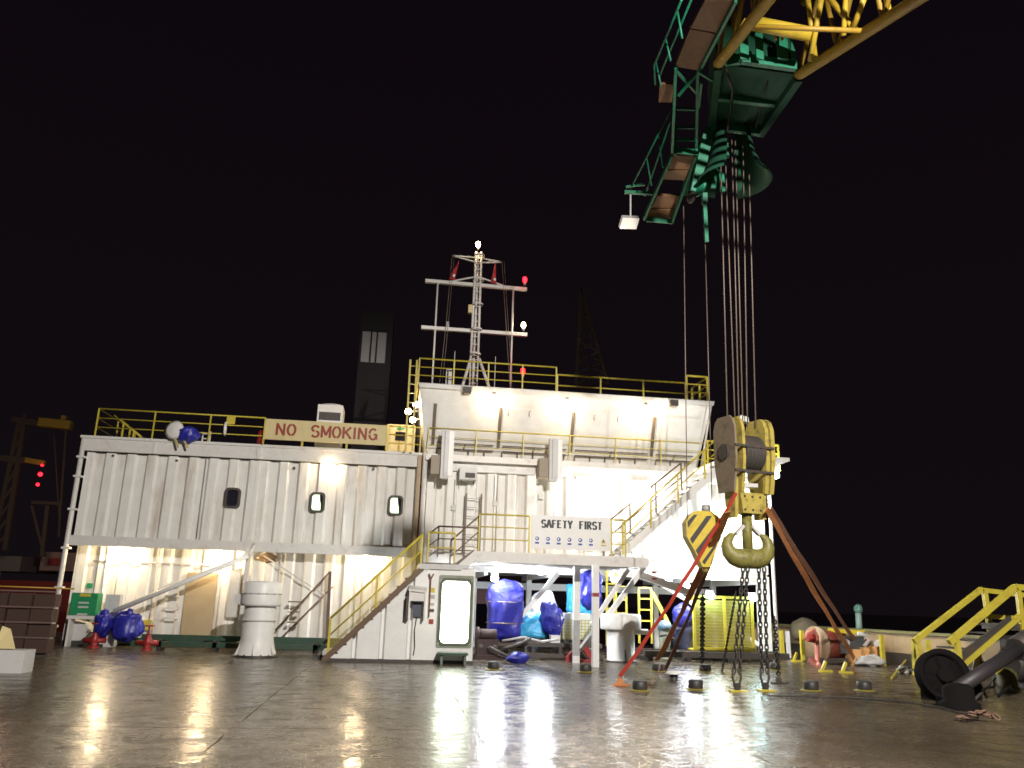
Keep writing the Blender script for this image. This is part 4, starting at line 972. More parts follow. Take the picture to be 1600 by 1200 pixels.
e1 = eyeplate(1152, 1081, yellow, 'yellow pad eye under the left chain'); e2 = eyeplate(1196, 1080, yellow, 'yellow pad eye under the right chain')
e3 = eyeplate(969, 1071, orange, 'orange pad eye holding the red webbing'); e4 = eyeplate(1217, 1068, black, 'dark pad eye right of the right chain')

# ---------------------------------------------------------------- main hook block
KY = 16.6
K = thing('hook_block', 'large yellow multi-sheave crane hook block hanging above the deck', 'hook block', (7.35, KY, 2.5))
def poly(pl, Y, y1, name, m, parent): 
    pts = [at(x, y, Y) for x, y in pl]; return MB().prism(pts, (0, y1-Y, 0)).build(name, m, parent)
# block axis turned a little: left cheek seen partly from its flat side
def yawbox(c, w, d, z0, z1, ang, bev=.0):
    pass
ang = rad(14)   # sheave axle direction in plan
ax = Vector((math.cos(ang), math.sin(ang)*1.0, 0)); sd_ = Vector((-ax.y, ax.x, 0))
KC = at(1163, 735, KY); KC = Vector((KC.x, KY, 0))
zt, zb = 5.62, 3.98
shadeG = mat('shaded_grey_brown', (.23, .18, .12), .6, dirt=(.10, .06, .04), dscale=4, dstr=.9, bump=.3)  # left cheek faces away from the light; its shade is painted grey-brown
def cheek(off, th, name='cheek_plate', s=1.0, m=None):
    prof = [(-.20, zt), (.20, zt), (.30, zt-.08), (.37, zt-.26), (.38, 4.7), (.34, 4.4), (.26, zb), (-.26, zb), (-.34, 4.4), (-.38, 4.7), (-.37, zt-.26), (-.30, zt-.08)]
    pts = [KC+ax*off+sd_*a*s+Vector((0, 0, z)) for a, z in prof]
    return MB().prism(pts, ax*th).build(name, m or yellowB, K)
cheek(-.50, .05, m=shadeG); c_in = cheek(-.28, .07, s=.92); cheek(.32, .09, s=.92); cheek(.44, .10)
for off in (-.51, .55):
    pz = KC+ax*off+Vector((0, 0, 4.85)); s_ = -1 if off < 0 else 1
    MB().cyl(pz, pz+ax*.03*s_*1, .17, n=20).build('axle_cover', dark, K)
for i in range(5):
    o = -.15+i*.10; pz = KC+ax*o+Vector((0, 0, 4.85))
    MB().lathe(pz, [(.05, -.045), (.40, -.045), (.41, -.035), (.37, 0), (.41, .035), (.40, .045), (.05, .045)], 32, axis=ax).build('sheave', dark, K)
MB().cyl(KC-ax*.5+Vector((0, 0, 4.85)), KC+ax*.5+Vector((0, 0, 4.85)), .06).build('axle', dark, K)
MB().beam(KC-ax*.5+sd_*-.38+Vector((0, 0, 4.95)), KC+ax*.5+sd_*-.38+Vector((0, 0, 4.95)), .05).beam(KC-ax*.5+sd_*-.34+Vector((0, 0, 4.42)), KC+ax*.5+sd_*-.34+Vector((0, 0, 4.42)), .05).build('tie_bar', dark, K)
MB().prism([KC-ax*.30+sd_*-.22+Vector((0, 0, 3.98)), KC+ax*.30+sd_*-.22+Vector((0, 0, 3.98)), KC+ax*.24+sd_*-.22+Vector((0, 0, 3.55)), KC-ax*.24+sd_*-.22+Vector((0, 0, 3.55))], sd_*.44).build('crosshead', yellowB, K)
for off in (-.40, .32): MB().prism([KC+ax*off+sd_*-.2+Vector((0, 0, 4.3)), KC+ax*off+sd_*.2+Vector((0, 0, 4.3)), KC+ax*off+sd_*.15+Vector((0, 0, 3.45)), KC+ax*off+sd_*-.15+Vector((0, 0, 3.45))], ax*.08).build('link_plate', yellowB, K)
for a_ in (-.2, 0, .2):
    for z_ in (3.62, 3.9): MB().cyl(KC+ax*a_-sd_*.22+Vector((0, 0, z_)), KC+ax*a_-sd_*.245+Vector((0, 0, z_)), .022, n=8).build('bolt', dark, K)
MB().cyl(KC+Vector((0, 0, 3.55)), KC+Vector((0, 0, 2.75)), .115, .10, n=18).build('shank', hookm, K)
MB().box(KC.x-.25, KC.x+.25, KY-.1, KY+.1, 4.12, 4.2).build('bearing_plate', lgrey, K)
MB().lathe(KC+ax*.15+Vector((0, .3, 5.62)), [(.16, 0), (.15, .12), (.001, .18)], 14).build('rope_cover', whiteC, K)
# double (ramshorn) hook
hk = MB(); hx = KC
fx = ax
for s_ in (-1, 1):
    pts = [(-.04, 2.66), (.08, 2.62), (.20, 2.62), (.32, 2.66), (.42, 2.75), (.46, 2.88), (.43, 3.00), (.36, 3.08), (.28, 3.12)]
    rr = [.20, .21, .205, .19, .16, .125, .10, .075, .03]
    hk.tube([hx+Vector((1, .1, 0))*0+Vector((s_*a, 0, z)) for a, z in pts], rr, 12)
hk.build('ramshorn_hook', hookm, K)
for s_ in (-1, 1):
    MB().beam(hx+Vector((s_*.26, -.02, 3.12)), hx+Vector((s_*.09, -.02, 3.30)), .13, .06).build('safety_latch', lgrey, K)

# auxiliary striped block
G = thing('striped_hook_block', 'yellow and black striped smaller hook block left of the large one', 'hook block', at(1100, 885, 17.4))
GY = 17.4
outl = [(1080, 803), (1090, 798), (1112, 799), (1123, 808), (1128, 832), (1121, 852), (1109, 886), (1098, 886), (1084, 858), (1073, 838), (1072, 816)]
stripeY = mat('stripe_yellow', (.58, .44, .04), .45, dirt=(.2, .12, .04), dscale=5, dstr=.5)
poly(outl, GY, GY+.28, 'casing', stripeY, G)
def stripe(*pl):
    MB().prism([at(x, y, GY-.004) for x, y in pl], (0, .002, 0)).build('black_stripe', black, G)
stripe((1074, 815), (1084, 804), (1090, 804), (1075, 825)); stripe((1078, 842), (1104, 806), (1113, 806), (1082, 850))
stripe((1087, 860), (1122, 814), (1125, 824), (1092, 869)); stripe((1097, 878), (1123, 842), (1118, 856), (1101, 882))
q = at(1103, 792, GY+.14); MB().cyl(q-Vector((0, 0, .1)), q+Vector((0, 0, .04)), .11, .09).build('rope_socket', grey, G)
q = at(1102, 888, GY+.14); MB().cyl(q+Vector((0, 0, .12)), q-Vector((0, 0, .08)), .09, .06).build('swivel', yellowB, G)

# chains from the hook
def chain(a, b, r, label, lk=.11):
    a = Vector(a); b = Vector(b); mb = MB(); n = int((b-a).length/lk); d = (b-a).normalized(); s, t_ = basis(d)
    for i in range(n):
        c = a.lerp(b, (i+.5)/n); w = s if i % 2 else t_
        pts = [c+d*(lk*.72)*math.cos(x)+w*(r*2.2)*math.sin(x) for x in [2*math.pi*j/8 for j in range(9)]]
        mb.tube(pts, r, 5)
    o = mb.build('chain', chainm); tag(o, label, 'chain', 'chains under the hook block'); return o
hz = 2.5
for (dx, e, lb) in ((-.12, e1, 'left chain of the left pair under the ramshorn hook'), (-.02, e1, 'right chain of the left pair under the ramshorn hook'), (.22, e2, 'left chain of the right pair under the ramshorn hook'), (.34, e2, 'right chain of the right pair under the ramshorn hook')):
    o_ = .06 if 'right chain' in lb else -.06
    chain((KC.x+dx, KY, 2.45), (e.x+o_, e.y, .35), .016, lb)
def shackle(e, label):
    t = MB().tube([e+Vector((-.08, 0, .42)), e+Vector((-.09, 0, .26)), e+Vector((-.05, 0, .14)), e+Vector((.05, 0, .14)), e+Vector((.09, 0, .26)), e+Vector((.08, 0, .42))], .025, 8).cyl(e+Vector((0, -.06, .11)), e+Vector((0, .06, .11)), .06).build('shackle', chainm); tag(t, label, 'shackle', 'shackles')
shackle(e1, 'dark shackle joining the left chains to the deck'); shackle(e2, 'dark shackle joining the right chains to the deck')
chain(at(1098, 930, 18.2), gz(1097, 1046), .022, 'thick dark chain left of the hook chains, down to a socket', .13)
chain(at(1150, 925, 18.5), gz(1128, 1050), .012, 'thin slanting chain left of the hook chains', .08)
chain(at(1213, 900, 18.0)-Vector((.1, 0, .9)), gz(1217, 1062)+Vector((0, 0, .1)), .018, 'short dark chain beside the right pad eye', .11)

# webbing slings
def strap(pts, w, m, label):
    mb = MB(); V = [Vector(p) for p in pts]; n = len(V); vs = []
    for i, p in enumerate(V):
        d = (V[min(i+1, n-1)]-V[max(i-1, 0)]).normalized(); s = d.cross(Vector((0, 1, .1))).normalized(); nn = s.cross(d)
        tw = .25*math.sin(i*.9); s2 = (s*math.cos(tw)+nn*math.sin(tw))
        vs += [p-s2*w/2-nn*.01, p+s2*w/2-nn*.01, p+s2*w/2+nn*.01, p-s2*w/2+nn*.01]
    fs = [(i*4+j, i*4+(j+1) % 4, i*4+4+(j+1) % 4, i*4+4+j) for i in range(n-1) for j in range(4)]+[(3, 2, 1, 0), (n*4-4, n*4-3, n*4-2, n*4-1)]
    mb.add(vs, fs, False); o = mb.build('webbing_sling', m); tag(o, label, 'sling', 'webbing slings lashing the hook block'); return o
def sag(a, b, s=.06, n=14): return [a.lerp(b, i/n)+Vector((0, 0, -s*math.sin(math.pi*i/n)))+Vector((.012*math.sin(i*1.7), 0, 0)) for i in range(n+1)]
strap(sag(at(1150, 770, 16.3), gz(969, 1066)+Vector((0, 0, .12)), .12), .075, redweb, 'narrow red webbing sling running to the orange pad eye')
strap(sag(at(1136, 800, 16.2), gz(1028, 1040)+Vector((0, 0, .15)), .08), .16, orange, 'broad orange webbing sling left of the hook')
strap(sag(at(1142, 790, 16.5), gz(1040, 1046), .10), .09, brownweb, 'brown webbing sling beside the broad orange one')
strap([gz(1034, 1036)+Vector((0, 0, .3)), gz(1030, 1056)+Vector((0, 0, .15)), gz(1018, 1075)+Vector((0, 0, .05)), gz(1005, 1077)+Vector((0, 0, .12))], .05, brownweb, 'dark strap tail curling down to the near deck socket')
strap(sag(at(1198, 795, 16.3), gz(1336, 1040)+Vector((0, 0, .2)), .05), .13, orange, 'orange webbing sling running right from the hook block')
strap(sag(at(1204, 795, 17.0), gz(1352, 1034)+Vector((0, .0, .2)), .05), .12, brownweb, 'faded brown webbing sling farthest right')

# hoist ropes
def rope(a, b, r, label): 
    o = MB().tube([a, b], r, 6).build('hoist_rope', wire); tag(o, label, 'rope', 'steel hoist ropes of the crane'); return o
lbs = ['leftmost rope of the large hook block', 'second rope from the left of the large hook block', 'third rope from the left of the large hook block', 'fourth rope from the left of the large hook block', 'fifth rope from the left of the large hook block', 'rightmost rope of the large hook block']
tops = [(1124, 170), (1131, 180), (1142, 165), (1148, 190), (1160, 165), (1168, 170)]
bots = [1137, 1149, 1155, 1161, 1168, 1181]
for (tx, ty), bx, lb in zip(tops, bots, lbs): rope(at(tx, ty, KY), at(bx, 668, KY), .014, lb)
rope(at(1068, 322, 17.4), at(1074, 818, 17.45), .011, 'thin rope to the left side of the striped hook block')
rope(at(1102, 382, 17.4), at(1113, 805, 17.45), .011, 'thin rope to the right side of the striped hook block')

# ---------------------------------------------------------------- crane boom
C = thing('crane_boom', 'yellow lattice crane boom with a green head reaching over the deck', 'crane', (14, 2, 9))
aL, bL = at(1200, 0, 11.6), at(1122, 100, 14.2)
aR, bR = at(1432, 0, 10.6), at(1248, 117, 13.6)
def ext(a, b, k): return b+(a-b)*k
EL, ER = ext(aL, bL, 3.4), ext(aR, bR, 3.4)
for p, q_ in ((EL, bL), (ER, bR)): MB().tube([p, q_], .115, 10).build('lower_chord', craneY, C)
upv = Vector((0, -.25, 1)).normalized()
def topc(p, f): return p+upv*(1.5+.7*f)
tL0, tL1, tR0, tR1 = topc(EL, 3), topc(bL, 0), topc(ER, 3), topc(bR, 0)
for p, q_ in ((tL0, tL1), (tR0, tR1)): MB().tube([p, q_], .09, 8).build('upper_chord', craneY, C)
for lo0, lo1, hi0, hi1 in ((EL, bL, tL0, tL1), (ER, bR, tR0, tR1)):
    n = 9
    for i in range(n):
        MB().tube([lo1.lerp(lo0, i/n), hi1.lerp(hi0, (i+.5)/n)], .05, 7).build('lattice_tube', craneY, C)
        MB().tube([hi1.lerp(hi0, (i+.5)/n), lo1.lerp(lo0, (i+1)/n)], .05, 7).build('lattice_tube', craneY, C)
for i in range(1, 8): MB().tube([bL.lerp(EL, i/8+.06), bR.lerp(ER, i/8+.06)], .05, 7).build('lattice_tube', craneY, C)
craneYB = mat('crane_yellow_lit', (.62, .44, .04), .45, dirt=(.22, .13, .03), dscale=4, dstr=.6)  # lighter copy of the crane yellow; light on these tubes is painted in
MB().tube([at(1176, 36, 12.9), at(1268, 54, 12.6)], .14, 12).build('cross_tube', craneYB, C)
for (p0, p1, r_) in (((1266, 96, 12.9), (1284, -5, 12.2), .055), ((1274, 92, 12.85), (1262, -5, 12.4), .05), ((1336, 46, 11.9), (1292, -8, 12.2), .055), ((1318, 56, 12.1), (1322, -8, 11.8), .05), ((1332, 48, 11.9), (1352, -8, 11.4), .055),
                     ((1148, 62, 13.2), (1160, -5, 12.6), .05), ((1128, 92, 13.8), (1166, 30, 13.0), .04), ((1390, 24, 11.3), (1384, -8, 11.2), .05)):
    MB().tube([at(*p0), at(*p1)], r_, 8).build('lattice_tube', craneYB, C)
for (p0, p1) in (((1128, 100, 14.3), (1158, 92, 13.9)), ((1112, 196, 16.6), (1188, 206, 16.4)), ((1118, 150, 15.4), (1212, 160, 15.0)), ((1160, 92, 13.8), (1246, 104, 13.5))):
    MB().beam(at(*p0), at(*p1), .12, .2).build('head_crossmember', craneG, C)
for (p0, p1) in (((1090, 112, 14.5), (1120, 130, 14.8)), ((1056, 110, 14.7), (1092, 150, 15.4)), ((1096, 130, 14.8), (1092, 168, 15.6)), ((1060, 150, 15.3), (1092, 112, 14.7))):
    MB().beam(at(*p0), at(*p1), .05).build('catwalk_bracket', craneG, C)
MB().tube([at(1132, 105, 14.0), at(1145, 140, 14.8), at(1140, 185, 16.0), at(1128, 240, 16.5)], .03, 6).build('hydraulic_hose', black, C)
MB().tube([at(1200, 125, 14.2), at(1190, 160, 15.2), at(1180, 200, 16.3)], .03, 6).build('hydraulic_hose', black, C)
for px, py, Y_ in ((1120, 250, 16.9), (1127, 285, 17), (1112, 280, 17), (1133, 232, 16.8)): MB().beam(at(px, py-14, Y_), at(px+2, py+14, Y_), .07, .12).build('sheave_lug', craneG, C)
bdg = MB()
for px in (1212, 1222): bdg.cyl(at(px, 38, 13.15), at(px, 62, 13.15), .03)
bdg.build('lug', craneY, C)
# green head
hb = MB()
up1, up2 = Vector((0, .25, 1.35)), Vector((0, .2, 1.0))
h1, h2, h3, h4 = at(1122, 100, 14.2), at(1248, 117, 13.6), at(1188, 205, 16.5), at(1112, 195, 16.7)
hb.add([h1, h2, h3, h4, h1+up1, h2+up1, h3+up2, h4+up2], [(0, 1, 2, 3), (0, 4, 5, 1), (1, 5, 6, 2), (2, 6, 7, 3), (3, 7, 4, 0), (4, 7, 6, 5)])
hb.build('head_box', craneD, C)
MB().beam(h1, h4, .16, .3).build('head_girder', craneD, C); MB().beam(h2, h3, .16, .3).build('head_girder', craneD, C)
MB().beam(at(1188, 85, 13.9), at(1150, 180, 16.2), .10, .10).build('head_rib', craneG, C)
for px0, px1 in ((1156, 1170), (1181, 1193), (1214, 1232), (1236, 1243)):
    a = at((px0+px1)/2, 85, 13.4); MB().box(a.x-(px1-px0)*.0065, a.x+(px1-px0)*.0065, 13.38, 13.42, a.z-.12, a.z+.5).build('head_plate', craneG, C)
# split bell rope guard
bc = at(1147, 285, KY); bz = bc.z
for s_, a0 in ((-1, 100), (1, -62)):
    prof = [(.34, 2.0), (.40, 1.4), (.50, .7), (.66, .25), (.86, .0), (.88, .03), (.68, .29), (.52, .72), (.42, 1.4), (.36, 2.0)]
    mb = MB(); vs = []; n = 14
    for r_, h_ in prof:
        for i in range(n+1):
            a = rad(a0+(162-30 if s_ < 0 else 124)*i/n); vs.append((bc.x+r_*math.cos(a), KY+r_*math.sin(a), bz+h_))
    fs = [(k*(n+1)+i, k*(n+1)+i+1, (k+1)*(n+1)+i+1, (k+1)*(n+1)+i) for k in range(len(prof)-1) for i in range(n)]
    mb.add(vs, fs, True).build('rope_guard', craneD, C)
MB().cyl((bc.x-.4, KY, bz+1.9), (bc.x+.4, KY, bz+1.9), .45, n=24).build('head_sheave', dark, C)
lk = MB().beam(at(1099, 235, 17), at(1101, 320, 17.3), .10, .12).beam(at(1101, 320, 17.3), at(1104, 378, 17.4), .07, .09)
lk.build('whip_link', craneG, C)
MB().lathe(at(1092, 290, 17), [(.001, -.04), (.26, -.04), (.28, 0), (.26, .04), (.001, .04)], 18, axis=(1, .3, 0)).build('whip_sheave', craneG, C)
MB().lathe(at(1080, 308, 17.2), [(.001, -.04), (.14, -.04), (.16, 0), (.14, .04), (.001, .04)], 16, axis=(1, .3, 0)).build('whip_sheave', dark, C)
MB().beam(at(1108, 200, 16.7), at(1086, 300, 17.1), .1, .25).build('whip_arm', craneG, C)
# catwalk on the left side of the boom
def slab(pl, name, m, th=.07):
    pts = [at(x, y, Y) for x, y, Y in pl]; return MB().prism(pts, (0, 0, th)).build(name, m, C)
slab([(1102, 0, 12.3), (1152, 0, 12.3), (1124, 52, 13.3), (1079, 44, 13.3)], 'catwalk_plate', plank)
slab([(1078, 46, 13.35), (1123, 54, 13.35), (1091, 110, 14.6), (1055, 104, 14.6)], 'catwalk_plate', plank)
slab([(1031, 132, 15.2), (1054, 132, 15.2), (1050, 160, 15.8), (1029, 160, 15.8)], 'catwalk_plate', plank)
slab([(1051, 243, 17.2), (1087, 244, 17.2), (1081, 265, 17.6), (1043, 264, 17.6)], 'catwalk_plate', plank)
slab([(1042, 266, 17.65), (1080, 267, 17.65), (1070, 282, 18), (1032, 280, 18)], 'catwalk_plate', plank)
slab([(1028, 306, 18.6), (1066, 306, 18.6), (1058, 325, 19), (1018, 325, 19)], 'catwalk_plate', plank)
slab([(1017, 327, 19.05), (1057, 327, 19.05), (1050, 341, 19.3), (1008, 339, 19.3)], 'catwalk_plate', plank)
for (p0, p1) in (((1150, 0, 12.2), (1090, 115, 14.7)), ((1090, 115, 14.7), (1088, 240, 17.2)), ((1087, 243, 17.2), (1050, 347, 19.3)), ((1056, 105, 14.6), (1050, 240, 17.2)), ((1050, 243, 17.2), (1006, 342, 19.3))):
    MB().beam(at(*p0), at(*p1), .06, .10).build('catwalk_beam', craneG, C)
for (p0, p1) in (((1065, 0, 12.0), (1022, 103, 14.4)), ((1080, 0, 12.1), (1030, 120, 14.6)), ((1050, 168, 16), (984, 298, 19)), ((1048, 190, 16.2), (1008, 306, 19.2)), ((1022, 103, 14.4), (1024, 132, 15.2))):
    MB().tube([at(*p0), at(*p1)], .022, 6).build('catwalk_rail', craneG, C)
for x, y, y2, Y in ((1058, 15, 60, 12.5), (1040, 60, 95, 13.5), (1025, 98, 135, 14.5), (1010, 245, 290, 17.8), (1028, 210, 262, 17.2)):
    MB().tube([at(x, y, Y), at(x+8, y2, Y)], .02, 6).build('catwalk_rail', craneG, C)
Yl = 17.0
for x in (1055, 1088): MB().beam(at(x, 168, Yl), at(x, 242, Yl), .06).build('ladder_stile', craneG, C)
for y in (170, 199, 218): MB().beam(at(1052, y, Yl), at(1090, y+1, Yl), .06).build('ladder_rung', craneG, C)
a = at(1056, 231, Yl); b = at(1085, 243, Yl); MB().box(a.x, b.x, Yl-.03, Yl, b.z, a.z).build('toe_plate', craneG, C)
MB().beam(at(1076, 266, 17.8), at(1069, 305, 18.4), .16, .06).build('ladder_stile', craneG, C)
MB().box(at(1010, 346, 19.3).x, at(1050, 346, 19.3).x, 19.28, 19.32, at(1030, 348, 19.3).z, at(1030, 341, 19.3).z).build('toe_plate', craneG, C)
MB().beam(at(976, 300, 19), at(1028, 303, 18.8), .08).beam(at(978, 292, 19), at(1008, 288, 18.8), .05).build('lamp_bracket', craneG, C)
t = thing('boom_lamp', 'white rectangular floodlight at the far end of the boom catwalk', 'floodlight', at(983, 348, 19))
pts = [at(x, y, Y) for x, y, Y in ((973, 340, 19.0), (999, 341, 19.0), (994, 358, 18.8), (968, 357, 18.8))]
MB().prism(pts, Vector((0, .1, .12))).build('housing', grey, t)
ptl = [p+Vector((0, -.012, -.01)) for p in pts]
MB().add(ptl, [(3, 2, 1, 0)]).build('lens', mat('dim_lens', (.6, .55, .5), .4, emit=.33, ecol=(1, .87, .72), noise=.1), t)
q = at(973, 353, 18.8); MB().lathe(q+Vector((0, -.05, -.02)), [(.001, -.02), (.035, 0), (.001, .02)], 8).build('bulb_glow', warmE, t)
MB().beam(at(985, 300, 19), at(985, 340, 19.05), .04).build('hanger', grey, t)

t = thing('shadow_ball', 'added ball on a rope out of view, casting the round shadow on the house wall', 'shadow caster', (4.53, 4, 9.88))
MB().lathe((4.53, 4, 9.88), [(.001, .15), (.10, .13), (.18, .08), (.24, 0), (.24, -.07), (.18, -.13), (.001, -.15)], 24).build('ball', black, t)  # unseen ball, added only to cast a round shadow on the wall
MB().tube([(4.53, 4, 10.08), (4.53, 4, 13.5)], .012, 6).build('rope', wire, t)
MB().beam((4.53, 4, 13.5), ER.lerp(bR, .7), .06).build('hanger', craneY, t)
# ---------------------------------------------------------------- right side: bulwark and gear
def gp2(px, py, z=0): return gz(px, py, z)
b0, b1 = gz(1214, 1018), gz(1600, 1062)
dirb = (b1-b0).normalized(); b0 = b0-dirb*1.5; b1 = b1+dirb*14
nb = Vector((-dirb.y, dirb.x, 0))
bu = thing('bulwark', 'long tan steel bulwark along the far right edge of the deck', 'bulwark', b0)
MB().prism([b0+Vector((0, 0, .38)), b1+Vector((0, 0, .38)), b1+Vector((0, 0, .98)), b0+Vector((0, 0, .98))], nb*.12).build('plate', tan, bu)
MB().prism([b0+nb*-.12+Vector((0, 0, .98)), b1+nb*-.12+Vector((0, 0, .98)), b1+nb*-.12+Vector((0, 0, 1.06)), b0+nb*-.12+Vector((0, 0, 1.06))], nb*.36).build('cap_rail', mat('olive_cap', (.22, .21, .09), .5), bu)
MB().prism([b0+Vector((0, 0, 0)), b1+Vector((0, 0, 0)), b1+Vector((0, 0, .37)), b0+Vector((0, 0, .37))], nb*.3).build('kick_plate', dark, bu)
for i in range(14):
    q = b0.lerp(b1, i/14); MB().prism([q, q-nb*.35, q+Vector((0, 0, .85))], dirb*.03).build('stay', tan, bu)
def ystick(px, py0, py1, Y, m, label, w=.11):
    a, b = at(px, py0, Y), at(px+3, py1, Y); o = MB().beam(a, Vector((b.x, Y, max(b.z, .0))), w, w).build('guide_post', m); tag(o, label, 'post', 'short posts by the bulwark')
ystick(1220, 985, 1024, 26.5, yellow, 'yellow post right beside the bay downpipe'); ystick(1230, 986, 1028, 27.5, whiteC, 'white post between two yellow posts by the bulwark')
ystick(1252, 985, 1032, 26.0, yellow, 'yellow post left of the red hose pipe'); ystick(1377, 992, 1040, 24.5, yellow, 'leaning yellow post right of the orange crates')
ystick(1428, 998, 1058, 21.5, yellow, 'yellow post at the foot of the near yellow stair'); ystick(1489, 1002, 1035, 21.5, yellow, 'short yellow post behind the near yellow stair')
t = thing('yellow_barrier', 'yellow topped barrier behind the red hose gear', 'barrier', at(1325, 1030, 25.5))
a, b = at(1292, 982, 25.5), at(1352, 992, 25.5)
MB().prism([at(1300, 982, 25.5), at(1352, 985, 25.5), at(1348, 992, 25.5), at(1303, 988, 25.5)], (0, .3, 0)).build('top_rail', mat('bright_yellow', (.8, .6, .05), .35), t)
for x in (1305, 1346): MB().beam(at(x, 988, 25.6), gz(x+2, 1030), .07).build('leg', dark, t)
t = thing('red_hose_pipe', 'red and white bent discharge pipe near the bulwark', 'pipe', gz(1275, 1045))
MB().tube([at(1260, 1000, 25.2), at(1262, 990, 25.2), at(1272, 985, 25.2), at(1276, 995, 25.2), at(1277, 1035, 25.2), gz(1280, 1042)], .08, 10).build('pipe', mat('pink_pipe', (.50, .17, .13), .4), t)
MB().cyl(at(1262, 996, 25.1), at(1272, 998, 25.1), .13).build('flange', redp, t)
MB().beam(at(1265, 1030, 24.8), at(1292, 1052, 24.2), .14).build('brace', mat('dull_red', (.30, .08, .06), .5), t)
t = thing('rusty_winch', 'rusty red and brown drum winch behind the webbing slings', 'winch', gz(1300, 1042))
q = at(1294, 1010, 25.6)
MB().cyl((q.x-.45, 25.5, .55), (q.x+.5, 25.8, .55), .45, n=20).build('drum', mat('rust_red', (.16, .03, .02), .5, dirt=(.2, .12, .07), dstr=.6), t)
MB().box(q.x-.6, q.x+.65, 25.2, 26.2, 0, .18).build('base', dark, t)
MB().lathe((q.x-.45, 25.5, .55), [(.001, .03), (.58, .03), (.58, -.03), (.001, -.03)], 20, axis=(1, .3, 0)).build('drum_flange', mat('tan_flange', (.25, .17, .10), .5), t)
q = at(1300, 983, 25.4); 
t = thing('engine_pack', 'black and grey engine pack under the yellow barrier rail', 'engine', gz(1332, 1036))
a, b = at(1312, 994, 25.2), at(1352, 1022, 25.2)
MB().box(a.x, b.x, 25.2, 26.2, b.z, a.z).build('casing', mat('slate_engine', (.06, .07, .08), .4, dirt=(.2, .2, .2), dstr=.6, dscale=6), t)
MB().tube([at(1340, 990, 25.1), at(1352, 992, 25.1), at(1358, 1000, 25.1), at(1350, 1010, 25.1)], .06).build('hose', lgrey, t)
MB().cyl(at(1322, 1004, 25.1), at(1322, 1004, 25.2), .12).build('filter', grey, t)
for i, (x0, x1, y0, y1, lb) in enumerate(((1333, 1347, 1018, 1044, 'left orange crate with painted-in lamp light beside the bulwark'), (1351, 1360, 1012, 1044, 'middle narrow orange crate beside the bulwark'), (1366, 1376, 1010, 1042, 'right orange crate beside the bulwark'))):
    a, b = at(x0, y0, 24.9), at(x1, y1, 24.9); o = MB().box(a.x, b.x, 24.9, 25.4, max(b.z, 0), a.z)
    for k in range(3): o.box(a.x-.02, b.x+.02, 24.88, 24.9, max(b.z, 0)+.08+.17*k, max(b.z, 0)+.14+.17*k)
    tag(o.build('orange_crate', mat('orange_crate_%d' % i, (.8, .45, .18), .5, dirt=(.8, .7, .55), dscale=7)), lb, 'crate', 'orange crates beside the bulwark')  # bright colour carries the warm lamp light on the crates
for i, (x, y, lb) in enumerate(((1290, 1050, 'yellow floor clamp left of the rusty winch foot'), (1322, 1052, 'yellow floor clamp in front of the engine pack'), (1245, 1034, 'yellow floor clamp behind the right chains'))):
    q = gz(x, y); t = thing('floor_clamp', lb, 'clamp', q, 'yellow floor clamps')
    MB().box(q.x-.16, q.x+.16, q.y-.1, q.y+.1, 0, .05).build('base', yellow, t); MB().beam(q+Vector((-.1, 0, .05)), q+Vector((.02, 0, .28)), .07).build('arm', yellow, t)
t = thing('pipe_bundle', 'dark and white pipe ends behind the orange crates', 'pipes', at(1345, 1000, 25.8))
for k in range(5): MB().cyl(at(1330+k*10, 1006+(k%2)*9, 25.6), at(1336+k*10, 1003+(k%2)*9, 26.6), .10, n=12).build('pipe', (dark, lgrey, redp, dark, whiteC)[k], t)
q = at(1360, 1040, 24.6); tag(MB().blob((q.x, 24.6, .14), .42, .25, .16, 51, .35, 26, 14).build('rope_heap', lgrey), 'pale grey heap of rope in front of the orange crates', 'rope heap')
q = gz(1412, 1052); tag(MB().blob((q.x, q.y, .08), .18, .12, .1, 52, .4, 20, 10).build('rag_heap', lgrey), 'small pale rag heap left of the near yellow stair', 'rag')
tag(MB().beam(gz(1393, 1062)+Vector((0, 0, .03)), gz(1424, 1034)+Vector((0, 0, .25)), .04).build('yellow_bar', yellow), 'thin yellow bar slanting beside the pale rag heap', 'bar')
for (x, y, lb) in ((1200, 1042, 'yellow floor tag by the right chain'), ):
    pass
t = thing('vent_post', 'pale green gooseneck vent post above the bulwark', 'vent', at(1342, 990, 27.5))
MB().cyl(at(1343, 990, 27.5), at(1341, 958, 27.5), .11, .10).build('pipe', mat('pale_green', (.30, .42, .38), .4), t)
q = at(1341, 952, 27.5); MB().blob(q, .15, .15, .18, 61, .04).build('head', mat('green_grey_cap', (.12, .24, .19), .5), t)
q = at(1256, 976, 30); tag(MB().blob(q-Vector((0, 0, .2)), .55, .4, .42, 62, .15).build('canvas_mound', mat('tan_canvas', (.2, .17, .11), .7)), 'low tan canvas covered mound beyond the bulwark', 'mound')

